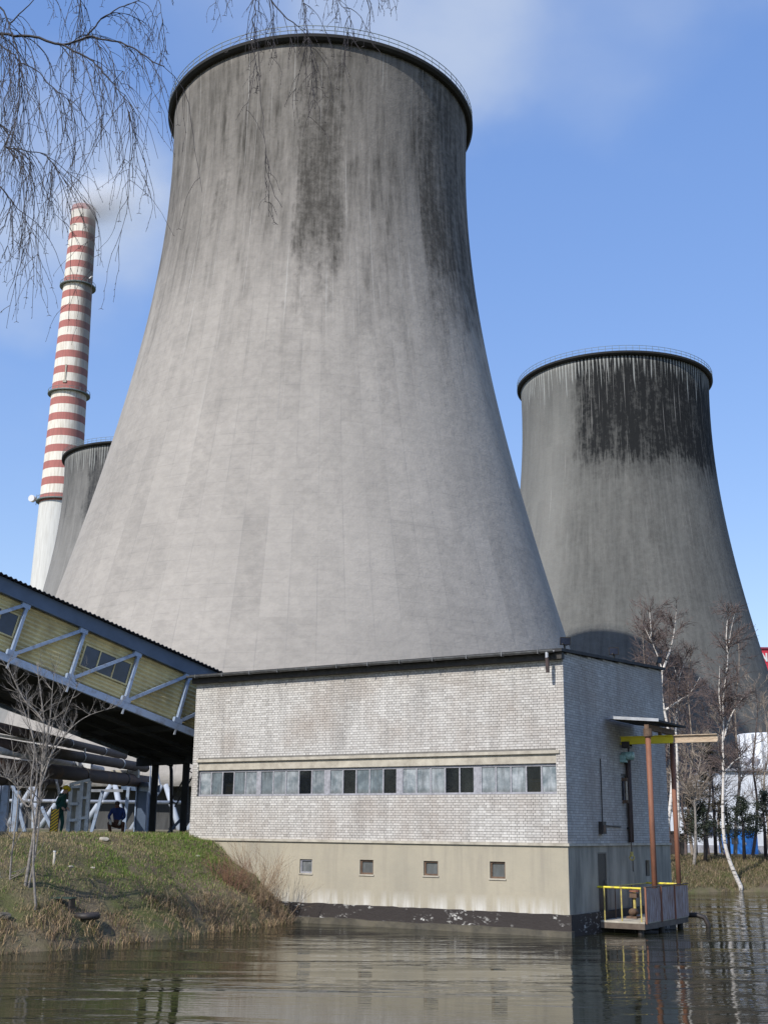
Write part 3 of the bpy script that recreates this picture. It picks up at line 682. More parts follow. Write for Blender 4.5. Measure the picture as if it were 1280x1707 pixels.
# ---------------------------------------------------------------- hoist gantry and landing stage
ZD, PY0, PY1, PO = .34, 2.05, 5.95, 1.4
stage = empty('landing_stage', loc2w(.7, 4.0, 0), PH_RZ); tag(stage, 'rusty landing stage with yellow railings against the shaded wall over the water', 'platform')
def S(q, name, mat): return q.build(name, mat, stage, off=(.7, 4.0, 0))
q = MB(); q.box(.075, PO, PY0, PY1, ZD-.05, ZD); S(q, 'deck', M['concrete_trim'])
for (a, b) in (((.075,PY0+.03,ZD-.13),(PO,PY0+.03,ZD-.13)),((.075,PY1-.03,ZD-.13),(PO,PY1-.03,ZD-.13)),((PO-.03,PY0+.06,ZD-.13),(PO-.03,PY1-.06,ZD-.13))):
    q = MB(); q.bar(a, b, .06, .155); S(q, 'edge_beam', M['deck'])
for y in (PY0+.2, (PY0+PY1)/2, PY1-.2):
    q = MB(); q.tube([(PO-.2,y,ZD-.06),(PO-.2,y,-1.4)], .09, 10); S(q, 'pile', M['black_iron'])
ZR = ZD+.92
q = MB(); q.tube([(-.0,PY0+.03,ZR),(PO-.08,PY0+.03,ZR-.01)], .03, 8); S(q, 'handrail', M['yellow_paint'])
q = MB(); q.tube([(.1,PY1-.03,ZR),(PO+.02,PY1-.03,ZR)], .03, 8); S(q, 'handrail', M['yellow_paint'])
q = MB(); q.tube([(.16,PY0+.3,ZR+.0),(.16,PY1-.3,ZR)], .02, 8); S(q, 'handrail', M['yellow_worn'])
for x in (.2, .72, PO-.1):
    q = MB(); q.tube([(x,PY0+.03,ZD),(x,PY0+.03,ZR)], .022, 6); S(q, 'rail_post', M['yellow_worn'])
for x in (.3, PO):
    q = MB(); q.tube([(x,PY1-.03,ZD),(x,PY1-.03,ZR)], .02, 6); S(q, 'rail_post', M['yellow_worn'])
for y in (PY0+1.0, PY0+2.4):
    q = MB(); q.tube([(.16,y,ZD),(.16,y,ZR)], .018, 6); S(q, 'rail_post', M['rust_frame'])
# ribbed sheets closing the outer side
M['ribbed'] = simple('rust_streaked_sheet', (.36,.31,.3), (.2,.12,.095), 5, .7, 0, (6,6,.5), .1, (.42,.62))
for (a, b) in ((PY0+.05, PY0+1.32), (PY0+1.36, PY0+2.55), (PY0+2.59, PY1-.02)):
    q = MB(); n = int((b-a)/.06); V = []
    for i in range(n+1):
        o = (.0, .022)[i % 2]; yy = a+(b-a)*i/n
        V += [(PO+.01+o,yy,ZD-.02),(PO+.01+o,yy,ZR-.02),(PO+.0+o,yy,ZD-.02),(PO+.0+o,yy,ZR-.02)]
    q.add(V, [f for i in range(n) for f in ((i*4,i*4+4,i*4+5,i*4+1),(i*4+2,i*4+3,i*4+7,i*4+6))]); S(q, 'ribbed_panel', M['ribbed'])
for y in (PY0+.03, PY0+1.34, PY0+2.57):
    q = MB(); q.bar((PO+.05,y,ZD-.05),(PO+.05,y,ZR+.02), .045, .045); S(q, 'panel_post', M['rust_pipe'])
q = MB(); q.bar((PO+.02,PY0+.03,ZR+.02),(PO+.02,PY1,ZR+.02), .06, .035); S(q, 'panel_rail', M['rust_frame'])

gan = empty('hoist_gantry', loc2w(1.3, 4.3, ZD), PH_RZ); tag(gan, 'hoist gantry with two rust red poles, small canopy and yellow overhead beam', 'gantry')
def G(q, name, mat, smooth=False): return q.build(name, mat, gan, smooth, off=(1.3, 4.3, ZD))
P1Y, P2Y = 3.3, 5.5
def zcan(x): return 6.1-.05*x
for y, r in ((P1Y, .082), (P2Y, .075)):
    q = MB(); q.tube([(1.3,y,ZD),(1.3,y,5.8)], r, 14); p = G(q, 'pole', M['rust_pipe'], True)
    q = MB(); q.tube([(0,y-4.3,5.62-ZD),(0,y-4.3,5.86-ZD)], r+.05, 14); q.build('pole_cap', M['rust_frame'], p)
q = MB(); q.bar((1.3,P1Y-.1,5.9),(1.3,P2Y+.1,5.9), .14, .16); G(q, 'cross_beam', M['rust_frame'])
q = MB(); V = [(.1,P1Y-.15,6.18),(1.72,P1Y-.15,6.04),(1.72,P2Y+.2,6.04),(.1,P2Y+.2,6.18)]
q.add(V+[(x,y,z+.06) for x,y,z in V], [(0,3,2,1),(4,5,6,7),(0,1,5,4),(1,2,6,5),(2,3,7,6),(3,0,4,7)]); cn = G(q, 'canopy', M['dark_under'])
q = MB(); q.bar((.1,P1Y-.18,6.23),(1.72,P1Y-.18,6.09), .05, .09); q.build('canopy_edge', M['grey_steel'], gan, off=(1.3,4.3,ZD))
BY = 4.42
def ibeam(x0, x1, z, mat, name):
    q = MB(); q.box(x0, x1, BY-.09, BY+.09, z+.085, z+.11); q.box(x0, x1, BY-.02, BY+.02, z-.1, z+.085); q.box(x0, x1, BY-.09, BY+.09, z-.135, z-.1); return G(q, name, mat)
ibeam(.02, 1.72, 5.62, simple('beam_yellow', (.8,.68,.03), (.6,.48,.04), 5, .45, thr=(.55,.85)), 'beam'); ibeam(1.722, 3.1, 5.62, M['bleached_wood'], 'beam_end')
for x in (1.3,): q = MB(); q.box(x-.05, x+.05, BY-.05, BY+.05, 5.731, 5.83); G(q, 'beam_hanger', M['rust_frame'])

ho = empty('chain_hoist', loc2w(.2, BY, 4.95), PH_RZ); tag(ho, 'teal electric chain hoist hanging from the yellow beam by the wall', 'hoist')
q = MB(); q.box(-.13, .13, -.13, -.1, .44, .62); q.box(-.13, .13, .1, .13, .44, .62); q.box(-.13, .13, -.1, .1, .42, .47); q.build('trolley', M['black_iron'], ho)
q = MB(); q.tube([(-.16,0,.18),(.2,0,.18)], .13, 14); q.build('motor', M['teal'], ho, True)
q = MB(); q.box(-.2, -.02, -.14, .14, -.02, .2); q.build('gearbox', M['teal'], ho)
q = MB(); q.tube([(.05,0,.3),(.05,0,.44)], .03, 8); q.build('suspension', M['black_iron'], ho)
q = MB(); q.tube([(.02,0,.06),(.02,0,-2.75)], .017, 6); ch = q.build('chain', M['pipe_brown'], ho)
q = MB(); pts = [(.02+.07*math.sin(a), 0, -2.9-.07*math.cos(a)+.0) for a in np.linspace(-2.6, 2.2, 12)]; q.tube(pts, .022, 6); q.tube([(.02,0,-2.72),(.02,0,-2.86)], .05, 8); q.build('hook', M['yellow_worn'], ho)
dc = empty('drop_pipe', loc2w(.1, 4.75, 2.5), PH_RZ); tag(dc, 'dark brown vertical pipe running down the shaded wall below the hoist', 'pipe')
q = MB(); q.tube([(0,0,0),(0,0,2.6)], .085, 10); q.build('pipe_run', M['pipe_brown'], dc, True)
for zz in (.4, 1.5, 2.4): q = MB(); q.box(-.098, .0, -.1, .1, zz, zz+.06); q.build('pipe_clip', M['black_iron'], dc)

wn = empty('winch_pump', loc2w(.55, 3.5, ZD), PH_RZ); tag(wn, 'small rusty pump with valve wheel standing on the landing stage', 'pump')
q = MB(); q.box(-.16, .16, -.22, .22, 0.001, .06); q.build('base_plate', M['rust_frame'], wn)
q = MB(); q.tube([(0,-.18,.18),(0,.14,.18)], .1, 12); q.build('motor', M['rust_frame'], wn, True)
q = MB(); q.tube([(0,.1,.06),(0,.1,.78)], .045, 8); q.build('standpipe', M['yellow_worn'], wn)
q = MB(); q.lathe([(.11,.74),(.15,.74),(.15,.79),(.11,.79)], 14, (0,.1,0), True); q.bar((-.13,.1,.765),(.13,.1,.765), .03, .03); q.build('valve_wheel', M['rust_pipe'], wn)
q = MB(); q.box(-.11, .11, -.02, .2, .58, .7); q.build('valve_body', M['rust_frame'], wn)
el = empty('outfall_pipe', loc2w(1.5, 6.05, 0), PH_RZ); tag(el, 'black elbow pipe curving into the water at the end of the landing stage', 'pipe')
q = MB(); q.tube([(-.3,.05,.32),(.1,.1,.34),(.32,.14,.28),(.42,.16,.1),(.44,.17,-.3)], .075, 10); q.build('elbow', M['black_iron'], el, True)
q = MB(); q.tube([(-.32,.05,.32),(-.27,.055,.32)], .11, 12); q.build('flange', M['rust_frame'], el)

# ---------------------------------------------------------------- conveyor gallery
b1 = atY(20, 1092, 38.4); b4 = atY(297, 1204, 43.0)
gu = (b4-b1).normalized(); gp = Vector((-gu.y, gu.x, 0)).normalized(); gn = gu.cross(gp).normalized()
if gn.z < 0: gn = -gn
GW = 6.3; GS0, GS1 = -16., 10.2
gal = empty('conveyor_gallery', (b1+gp*GW*.5).to_tuple()); tag(gal, 'sloping yellow conveyor gallery with blue steel trusses running down into the pump house', 'conveyor gallery')
gal.location.z = 0
def GP(s, w_, h): return b1+gu*s+gp*w_+gn*h
def GB(q, name, mat, parent=None, smooth=False):
    o = q.build(name, mat, gal, smooth, off=tuple(gal.location)) if parent is None else q.build(name, mat, parent, smooth, off=tuple(gal.location))
    return o
def slab(q, s0, s1, w0, w1, h0, h1):
    V = [GP(s, w_, h) for s in (s0, s1) for w_ in (w0, w1) for h in (h0, h1)]
    q.add(V, [(0,1,3,2),(4,6,7,5),(0,4,5,1),(2,3,7,6),(0,2,6,4),(1,5,7,3)])
q = MB(); slab(q, GS0, GS1, .1, GW-.1, -.05, .02); GB(q, 'floor', M['dark_under'])
q = MB(); slab(q, GS0, GS1, -.0, .13, -.26, -.02); GB(q, 'bottom_chord', M['blue_steel'])
q = MB(); slab(q, GS0, GS1, GW-.13, GW, -.26, -.02); GB(q, 'bottom_chord', M['blue_steel'])
# side cladding: horizontal corrugated sheets, one panel per bay
SP = ((b4-b1).length)/3; HT = 1.74
bays = []
k = 0
for i in range(-6, 5):
    s0 = i*SP
    if s0 > GS1-.5: break
    bays.append((i, s0, min(s0+SP, GS1)))
def corr(s0, s1, h0, h1, w_=.22):
    q = MB(); n = max(2, int(round((h1-h0)/.15))*2); V = []
    for j in range(n+1):
        h = h0+(h1-h0)*j/n; o = (.0, .055)[j % 2]
        V += [GP(s0, w_-o, h), GP(s1, w_-o, h), GP(s0, w_-o+.01, h), GP(s1, w_-o+.01, h)]
    q.add(V, [f for j in range(n) for f in ((j*4,j*4+1,j*4+5,j*4+4),(j*4+2,j*4+6,j*4+7,j*4+3))]); return q
for (i, s0, s1) in bays:
    a, b = s0+.004, s1-.004
    if i % 2 == 0 and i != 0 or i == 0: pass
    win = (i % 2 != 0) if i != 2 else False
    if i in (-1, 1, -3, -5):
        wa, wb = s0+.22, s1-.08
        GB(corr(a, b, .02, .55), 'corrugated_sheet', M['yellow_sheet'])
        GB(corr(a, b, 1.36, HT+.2), 'corrugated_sheet', M['yellow_sheet'])
        q = MB()
        for (x0, x1, y0, y1) in ((wa,wb,.55,.6),(wa,wb,1.31,1.36),(wa,wa+.05,.6,1.31),(wb-.05,wb,.6,1.31),((wa*2+wb)/3-.02,(wa*2+wb)/3+.02,.6,1.31),((wa+wb*2)/3-.02,(wa+wb*2)/3+.02,.6,1.31)):
            slab(q, x0, x1, .14, .2, y0, y1)
        wnd = GB(q, 'window', M['yellow_sheet'])
        for j in range(3):
            q = MB(); x0 = wa+(wb-wa)*j/3+.03; slab(q, x0, x0+(wb-wa)/3-.06, .165, .175, .6, 1.31); GB(q, 'pane', M['dark_glass'], wnd)
        if wa-a > .02: GB(corr(a, wa, .55, 1.36), 'corrugated_sheet', M['yellow_sheet'])
        GB(corr(wb, b, .55, 1.36), 'corrugated_sheet', M['yellow_sheet'])
    else: GB(corr(a, b, .02, HT+.2), 'corrugated_sheet', M['yellow_sheet'])
q = MB(); slab(q, GS0, GS1, GW-.25, GW-.2, .02, HT+.3); GB(q, 'rear_wall', M['yellow_sheet'])
# near truss: posts and diagonals
for (i, s0, s1) in bays:
    q = MB(); slab(q, s0-.05, s0+.05, .0, .06, -.02, HT); slab(q, s0-.05, s0+.05, .07, .13, -.02, HT)
    for j in range(7): slab(q, s0-.05, s0+.05, .055, .075, .1+j*.24, .2+j*.24)
    po = GB(q, 'truss_post', M['blue_steel'])
    q = MB(); slab(q, s0-.16, s0+.18, -.005, .14, -.02, .16); GB(q, 'gusset', M['blue_steel'], po)
    q = MB(); slab(q, s0-.2, s0+.1, -.005, .14, HT-.14, HT+.02); GB(q, 'gusset', M['blue_steel'], po)
    q = MB(); slab(q, s0-.03, s0+.03, .0, .05, -.45, -.26); GB(q, 'cleat', M['grey_steel'], po)
    if s1-s0 > SP*.8:
        q = MB(); q.bar(GP(s0+.1, .06, .08), GP(s1-.12, .06, HT-.06), .1, .11, gn); GB(q, 'truss_diagonal', M['blue_steel'])
q = MB(); slab(q, GS0, GS1, -.03, .14, HT+.02, HT+.5); GB(q, 'top_fascia', M['blue_steel_dark'])
# corrugated roof
q = MB(); n = int((GS1-GS0)/.09); V = []
for j in range(n+1):
    s = GS0+(GS1-GS0)*j/n; o = (.0, .05)[j % 2]
    V += [GP(s, -.22, HT+.52+o), GP(s, GW+.2, HT+.52+o), GP(s, -.22, HT+.50+o), GP(s, GW+.2, HT+.50+o)]
q.add(V, [f for j in range(n) for f in ((j*4,j*4+4,j*4+5,j*4+1),(j*4+2,j*4+3,j*4+7,j*4+6),(j*4,j*4+2,j*4+6,j*4+4))]); GB(q, 'roof_sheet', M['roof_sheet'])
for (i, s0, s1) in bays:
    q = MB(); slab(q, s0-.08, s0+.08, .14, GW-.14, -.3, -.06); GB(q, 'floor_beam', M['dark_under'])
for w_ in (1.5, 3.1, 4.7):
    q = MB(); slab(q, GS0, GS1-.1, w_-.08, w_+.08, -.45, -.31); GB(q, 'stringer', M['dark_under'])
# end wall and support trestle below the lower end
q = MB(); slab(q, GS1-.1, GS1, .2, GW-.2, .02, HT+.4); GB(q, 'end_wall', M['yellow_sheet'])
for w_ in (3.1, GW-1.15):
    p = GP(GS1-.6, w_, -.3); q = MB(); q.bar((p.x, p.y, p.z), (p.x, p.y, GH(p.x, p.y)-.2), .24, .22, Vector((0,1,0))); GB(q, 'trestle_leg', M['dark_under'])
q = MB(); a = GP(GS1-.6, 1., -.38); b = GP(GS1-.6, GW, -.38); q.bar(a, b, .25, .3); GB(q, 'trestle_beam', M['dark_under'])
p = GP(-9, .6, -.26)
for w_ in (.6, GW-.6):
    p = GP(-9, w_, -.26); q = MB(); q.bar((p.x, p.y, p.z), (p.x, p.y, GH(p.x, p.y)-.2), .34, .3, Vector((0,1,0))); GB(q, 'trestle_leg', M['blue_steel'])

# ---------------------------------------------------------------- pipe bridge under the gallery
def pt(px, py, Y): return atY(px, py, Y)
def pipe_thing(name, label, A, B, r, mat, cap='dome', group='pipes of the pipe bridge', extra=None, n=18):
    A = Vector(A); B = Vector(B); d = (B-A).normalized(); A2 = A-d*9
    e = empty(name, (A.x, A.y, A.z)); tag(e, label, 'pipe', group)
    q = MB(); q.tube([A2, B], r, n); q.build('pipe_run', mat, e, True, off=tuple(e.location))
    q = MB(); q.tube([B, B+d*r*.35, B+d*r*.6], [r, r*.75, r*.3], n); q.build('end_cap', mat, e, True, off=tuple(e.location))
    for k in range(3):
        c = A+(B-A)*(.18+.3*k); q = MB(); q.tube([c-d*.05, c+d*.05], r*1.09, n); q.build('pipe_band', M['black_iron'] if r > .2 else M['grey_steel'], e, off=tuple(e.location))
    return e
pipe_thing('lagged_pipe', 'upper dark brown pipe with a rounded end under the conveyor gallery', pt(0,1213,40), pt(207,1260,55.5), .17, M['pipe_brown'])
pipe_thing('lagged_pipe', 'dark brown pipe below the handrail, ending by the blue column', pt(0,1240,41), pt(243,1280,56), .2, M['pipe_brown'])
pipe_thing('lagged_pipe', 'thick rust stained pipe lying above the white steel frame', pt(0,1276,42), pt(250,1304,57), .27, M['pipe_rust'])
pipe_thing('lagged_pipe', 'short low brown pipe beside the bare saplings', pt(-20,1297,43), pt(97,1304,51), .22, M['pipe_brown'])
pipe_thing('lagged_pipe', 'thin white pipe running along the top of the pipe bridge', pt(0,1226,40.5), pt(172,1254,54), .045, M['white_paint'], n=10)
pipe_thing('lagged_pipe', 'thin pale pipe crossing in front of the cooling tower columns', pt(40,1335,62), pt(312,1338,63), .09, M['grey_steel'], n=10)
pipe_thing('lagged_pipe', 'white insulated pipe with bright foil lying above the thick rusty pipe', pt(60,1262,45), pt(170,1283,55), .14, M['grey_steel'])
br = empty('pipe_bridge', (pt(235,1400,55).x, 55, 2.45)); tag(br, 'blue grey steel pipe bridge frame on box columns under the conveyor gallery', 'pipe bridge')
def BR(q, name, mat, parent=None): return q.build(name, mat, parent or br, off=tuple(br.location))
def colm(px, y0, Y, wd, mat, name='box_column'):
    t_ = pt(px, y0, Y); q = MB(); q.bar((t_.x, Y, 2.2), (t_.x, Y, t_.z), wd, wd, Vector((0,1,0))); c = BR(q, name, mat)
    q = MB(); q.bar((t_.x, Y, 2.2), (t_.x, Y, 2.52), wd*1.5, wd*1.5, Vector((0,1,0))); BR(q, 'base_plate', mat, c)
    q = MB(); q.bar((t_.x-wd*.62, Y-wd*.2, 2.3), (t_.x-wd*.62, Y-wd*.2, t_.z), wd*.12, wd*.9, Vector((0,1,0))); BR(q, 'flange', M['blue_steel'], c)
colm(240, 1308, 55.5, .42, M['blue_steel_dark']); colm(259, 1275, 54, .26, M['blue_steel']); colm(12, 1300, 47, .26, M['blue_steel']); colm(30, 1318, 49, .22, M['blue_steel'])
q = MB(); q.bar(pt(208,1309,57), pt(262,1313,54), .3, .4); BR(q, 'cap_beam', M['blue_steel_dark'])
q = MB(); q.bar(pt(150,1318,56), pt(205,1318,56.5), .2, .12); BR(q, 'cap_beam', M['grey_steel'])
q = MB(); q.bar(pt(255,1270,54), pt(262,1310,54), .3, .3); BR(q, 'hanger', M['white_paint'])
q = MB(); q.bar(pt(86,1268,50), pt(103,1335,50), .28, .05); BR(q, 'cable_tray', M['grey_steel'])
for (a, b) in (((104,1250),(104,1275)),((142,1247),(142,1265)),((60,1237),(60,1262))):
    q = MB(); q.bar(pt(*a, 49), pt(*b, 49), .06, .06, Vector((0,1,0))); BR(q, 'rail_post', M['white_paint'])
for (px, py, w_, h_, Y, mt) in ((58,1268,.5,.3,47,'grey_steel'),(95,1262,.45,.35,49,'white_paint'),(128,1273,.6,.25,51,'grey_steel'),(150,1280,.5,.3,52,'white_paint'),(205,1292,.7,.35,55,'concrete_trim'),(228,1290,.5,.4,55.5,'concrete_trim'),(75,1262,.4,.3,48,'white_paint'),(20,1250,.5,.2,45,'grey_steel')):
    p = pt(px, py, Y); q = MB(); q.box(p.x-w_/2, p.x+w_/2, Y-.9, Y-.5, p.z-h_/2, p.z+h_/2); BR(q, 'valve_cover', M[mt])
for (x0, y0, x1, y1, Y) in ((70,1345,95,1398,52),(172,1318,150,1398,53),(20,1300,45,1398,50),(215,1312,205,1398,56)):
    q = MB(); q.bar(pt(x0,y0,Y), pt(x1,y1,Y), .13, .13, Vector((0,1,0))); BR(q, 'strut', M['blue_steel'])
# ladder by the pump house
ld = empty('steel_ladder', tuple(pt(290, 1398, 50))); tag(ld, 'black steel ladder leaning beside the pump house wall', 'ladder')
A, B = pt(283,1340,50), pt(318,1280,50); sd = Vector((.22,0,-.12))
for k in (0, 1): q = MB(); q.bar(A+sd*k, B+sd*k, .06, .06); q.build('stile', M['black_iron'], ld, off=tuple(ld.location))
for k in range(6): p = A+(B-A)*(k+.5)/6; q = MB(); q.bar(p, p+sd, .04, .04); q.build('rung', M['black_iron'], ld, off=tuple(ld.location))
q = MB(); q.tube([pt(272,1268,50), pt(284,1272,50), pt(286,1285,50), pt(286,1398,50)], .07, 8); q.build('hoop_post', M['black_iron'], ld, off=tuple(ld.location))
q = MB(); q.bar(pt(270,1400,50), pt(312,1355,50), .12, .1); q.build('brace', M['blue_steel_dark'], ld, off=tuple(ld.location))
# white steel frame cabinet
cb = empty('white_steel_cabinet', tuple(pt(130,1399,46))); tag(cb, 'white steel cabinet frame with two tall panels beside the worker in green', 'cabinet')
def quad_prism(pts, Y, dep, name, mat, parent):
    V = [atY(x, y, Y) for x, y in pts]; V2 = [v+Vector((0,dep,0)) for v in V]; n = len(V); q = MB()
    q.add(V+V2, [tuple(range(n)), tuple(range(2*n-1, n-1, -1))]+[(i, i+n, (i+1)%n+n, (i+1)%n) for i in range(n)]); return q.build(name, mat, parent, off=tuple(parent.location if parent.parent is None else parent.parent.location))
cl = M['grey_steel']; wh = M['white_paint']
p1 = quad_prism([(112,1399),(128,1399),(132,1313),(119,1311)], 46, .12, 'door_panel', M['concrete_trim'], cb)
p2 = quad_prism([(130,1399),(144,1399),(150,1305),(137,1304)], 45.8, .12, 'door_panel', M['concrete_trim'], cb)
for (x0, y0, x1, y1) in ((113,1398,120,1306),(127,1398,133,1318)): q = MB(); q.bar(pt(x0,y0,45.9), pt(x1,y1,45.9), .13, .13, Vector((0,1,0))); q.build('stile', wh, cb, off=tuple(cb.location))
for (x0, y0, x1, y1) in ((131,1398,138,1304),(143,1398,150,1302)): q = MB(); q.bar(pt(x0,y0,45.7), pt(x1,y1,45.7), .13, .13, Vector((0,1,0))); q.build('stile', wh, cb, off=tuple(cb.location))
for (x0, y0, x1, y1) in ((119,1307,151,1300),(120,1312,134,1311),(114,1367,130,1367),(118,1340,131,1340),(132,1364,146,1363),(135,1330,148,1330)): q = MB(); q.bar(pt(x0,y0,45.65), pt(x1,y1,45.65), .1, .1); q.build('rail', wh, cb, off=tuple(cb.location))

# ---------------------------------------------------------------- vegetation helpers
def rv(r): return Vector((r.gauss(0,1), r.gauss(0,1), r.gauss(0,1)))
def smooth_path(P, n=4):
    P = [Vector(p) for p in P]; out = []
    for i in range(len(P)-1):
        p0 = P[max(i-1,0)]; p1 = P[i]; p2 = P[i+1]; p3 = P[min(i+2,len(P)-1)]
        for k in range(n):
            t = k/n; out.append(.5*((2*p1)+(p2-p0)*t+(2*p0-5*p1+4*p2-p3)*t*t+(-p0+3*p1-3*p2+p3)*t*t*t))
    return out+[P[-1]]
def sprout(mb, p, d, L, r, lev, rg, grav=0., up=0., kids=(4, 7), spread=.7, minr=.004, sides=4, seg=5, wig=.12, ratio=.55):
    d = d.normalized(); path = [p.copy()]; c = p.copy(); st = L/seg
    for i in range(seg):
        d = (d+rv(rg)*wig+Vector((0,0,up-grav*(i+1)/seg))).normalized(); c = c+d*st; path.append(c.copy())
    mb.tube(path, [max(minr*.6, r*(1-.8*i/seg)) for i in range(seg+1)], sides if lev > 0 else 3, cap=False)
    if lev <= 0: return
    for k in range(rg.randint(*kids)):
        t = rg.uniform(.18, .98)*seg; i = min(seg-1, int(t)); q = path[i].lerp(path[i+1], t-i)
        dd = (path[i+1]-path[i]).normalized(); sd = rv(rg); sd = (sd-dd*sd.dot(dd)).normalized()
        sprout(mb, q, dd+sd*spread*rg.uniform(.6,1.3), L*ratio*rg.uniform(.6,1.15)*(1-.35*t/seg), max(minr, r*.5*(1-.6*t/seg)), lev-1, rg, grav, up, kids, spread, minr, sides, max(3, seg-1), wig, ratio)
def traced(pts, Y): return [atY(x, y, Y) for x, y in pts]
def bare_tree(name, label, cat, group, stems, Y, r0_, bark, twig, seed, nb=26, L=(1.2, 2.4), lev=1, grav=.1, up=.05, from_=.3, minr=.012, spread=.8, kids=(9,14), taper=.93, tk=None):
    rg = random.Random(seed); st3 = [smooth_path(traced(s, Y)) for s in stems]; b = st3[0][0]
    g_ = GH(b.x, b.y); e = empty(name, (b.x, b.y, g_-.05)); tag(e, label, cat, group)
    tk_ = MB(); st3[0].insert(0, Vector((b.x, b.y, g_-.25)))
    for j, P in enumerate(st3):
        rr = r0_ if j == 0 else r0_*.55
        tk_.tube(P, [rr*max(.06, 1-taper*i/(len(P)-1)) for i in range(len(P))], 8)
    tk_.build('trunk', bark, e, True, off=tuple(e.location))
    cr_ = MB()
    for j, P in enumerate(st3):
        n = len(P); lo = int(n*(from_ if j == 0 else .1))
        for k in range(nb if j == 0 else int(nb*.6)):
            i = rg.randint(lo, n-2); q = P[i].lerp(P[i+1], rg.random()); sd = Vector((rg.gauss(0,1), rg.gauss(0,1), rg.uniform(.2, 1.1))).normalized()
            f = 1-.5*(i-lo)/max(1, n-lo)
            sprout(cr_, q, sd, rg.uniform(*L)*f, r0_*.22*f, lev, rg, grav, up, kids, spread, minr, 4, 5)
    cr_.build('crown', twig, e, off=tuple(e.location)); return e
bt = 'bare birches and saplings on the far bank'
YB = 65.
bare_tree('birch_tree', 'white barked birch forking in two above the hoist gantry', 'tree', bt, [[(1092,1440),(1097,1412),(1110,1385),(1117,1340),(1120,1290),(1117,1240),(1106,1180),(1102,1150),(1103,1120),(1095,1092),(1083,1065),(1072,1042)],[(1103,1120),(1112,1096),(1120,1070),(1124,1045),(1127,1015)],[(1107,1185),(1128,1170),(1150,1155),(1166,1128)],[(1086,1072),(1084,1045),(1082,1018)]], YB, .135, M['birch'], M['twig'], 11, 44, (1.0, 2.1), 1, .2, .1, .55, .012)
bare_tree('birch_tree', 'white birch with a leaning foot and straight upper trunk at the pond edge', 'tree', bt, [[(1234,1478),(1222,1452),(1212,1425),(1206,1395),(1204,1350),(1205,1290),(1204,1240),(1205,1200),(1205,1160),(1211,1115),(1213,1085),(1217,1055),(1224,1022)],[(1213,1090),(1210,1060),(1213,1020)],[(1205,1235),(1215,1200),(1228,1175),(1240,1160)],[(1206,1290),(1222,1270),(1240,1258)],[(1203,1200),(1198,1160),(1199,1110)]], 63., .115, M['birch'], M['twig'], 12, 48, (1.0, 2.1), 1, .25, .1, .4, .012)
bare_tree('birch_tree', 'slim pale birch standing between the two larger birches', 'tree', bt, [[(1128,1440),(1130,1350),(1128,1260),(1126,1215),(1129,1170),(1132,1130),(1140,1105),(1145,1085)],[(1131,1135),(1124,1115),(1120,1098)]], 67., .09, M['birch'], M['twig'], 13, 46, (.9, 1.7), 1, .2, .1, .45, .011)
bare_tree('birch_tree', 'thin grey birch with a dark foot beside the small pines', 'tree', bt, [[(1154,1460),(1158,1420),(1159,1385),(1158,1350),(1157,1330),(1162,1290),(1170,1255),(1176,1235)],[(1160,1335),(1140,1310),(1130,1290)]], 65.5, .1, M['sap_bark'], M['twig_tan'], 14, 50, (.9,1.7), 1, .1, .1, .4, .011)
# brown bare trees behind the birches
BT_LAB = ['tall brown bare tree rising just behind the pump house rear corner', 'brown bare tree behind the fork of the white birch', 'brown bare tree behind the slim pale birch', 'brown bare tree behind the tall narrow evergreen',
  'tall brown bare tree behind the straight upper trunk of the leaning birch', 'grey brown bare tree in front of the white tank', 'bare tree beside the dark pine and white tank', 'low grey brown bare tree behind the yellow beam end', 'low grey brown bare tree between slim birch and leaning birch']
for i, (px, top, Y, rr) in enumerate(((1072,1010,72,.12),(1112,1030,74,.12),(1150,1080,73,.11),(1180,1150,75,.1),(1228,1050,72,.13),(1258,1130,74,.11),(1276,1170,73,.1),(1140,1180,71,.1),(1200,1200,72,.1))):
    h0 = 1425
    stem = [(px+math.sin(k*1.9+i)*4, h0+(top-h0)*k/6) for k in range(7)]
    bare_tree('bare_tree', BT_LAB[i], 'tree', 'bare brown trees behind the birches', [stem], Y, rr, M['twig'] if i % 2 else M['twig_tan'], M['twig'] if i < 5 else M['twig_tan'], 40+i, (70 if i < 4 else 38), (1.2, 2.5), 1, .05, .12, .25, .011, kids=(10,15))

# conifers on the far bank
def conifer(px, base, top, Y, wpx, label, seed, mat, bare=.35, n=900, narrow=False):
    rg = random.Random(seed); B = atY(px, base, Y); T = atY(px, top, Y); g_ = GH(B.x, B.y)
    e = empty('pine_tree', (B.x, B.y, g_-.05)); tag(e, label, 'tree', 'small pines on the far bank')
    h = T.z-g_; q = MB(); q.tube([(0,0,-.2),(.05,0,h*.5),(0,0,h*.97)], [.11,.075,.02], 7); q.build('trunk', M['twig_dark'], e, True)
    R = wpx/2/FPX*Y; q = MB(); br_ = MB()
    nb = 26
    for b in range(nb):
        t = bare+(1-bare)*(b+rg.random())/nb; z = h*t; rad = R*((1-t)/(1-bare))**(.75 if not narrow else .45)*rg.uniform(.75,1.15)+.12
        a = rg.uniform(0, 6.283); dv = Vector((math.cos(a), math.sin(a), rg.uniform(-.1,.35)))
        br_.tube([(0,0,z), dv*rad*.5+Vector((0,0,z)), dv*rad+Vector((0,0,z+.06))], [.025,.016,.006], 3, False)
        for k in range(int(n/nb)):
            u = rg.uniform(.3,1.05); c = dv*rad*u+Vector((0,0,z))+rv(rg)*.11; d = (dv*.6+rv(rg)*.8+Vector((0,0,.3))).normalized()*rg.uniform(.1,.22); sd = d.cross(rv(rg)).normalized()*.028
            q.add([c-sd, c+sd, c+d], [(0,1,2)])
    cw = q.build('crown', mat, e); br_.build('limbs', M['twig_dark'], e)
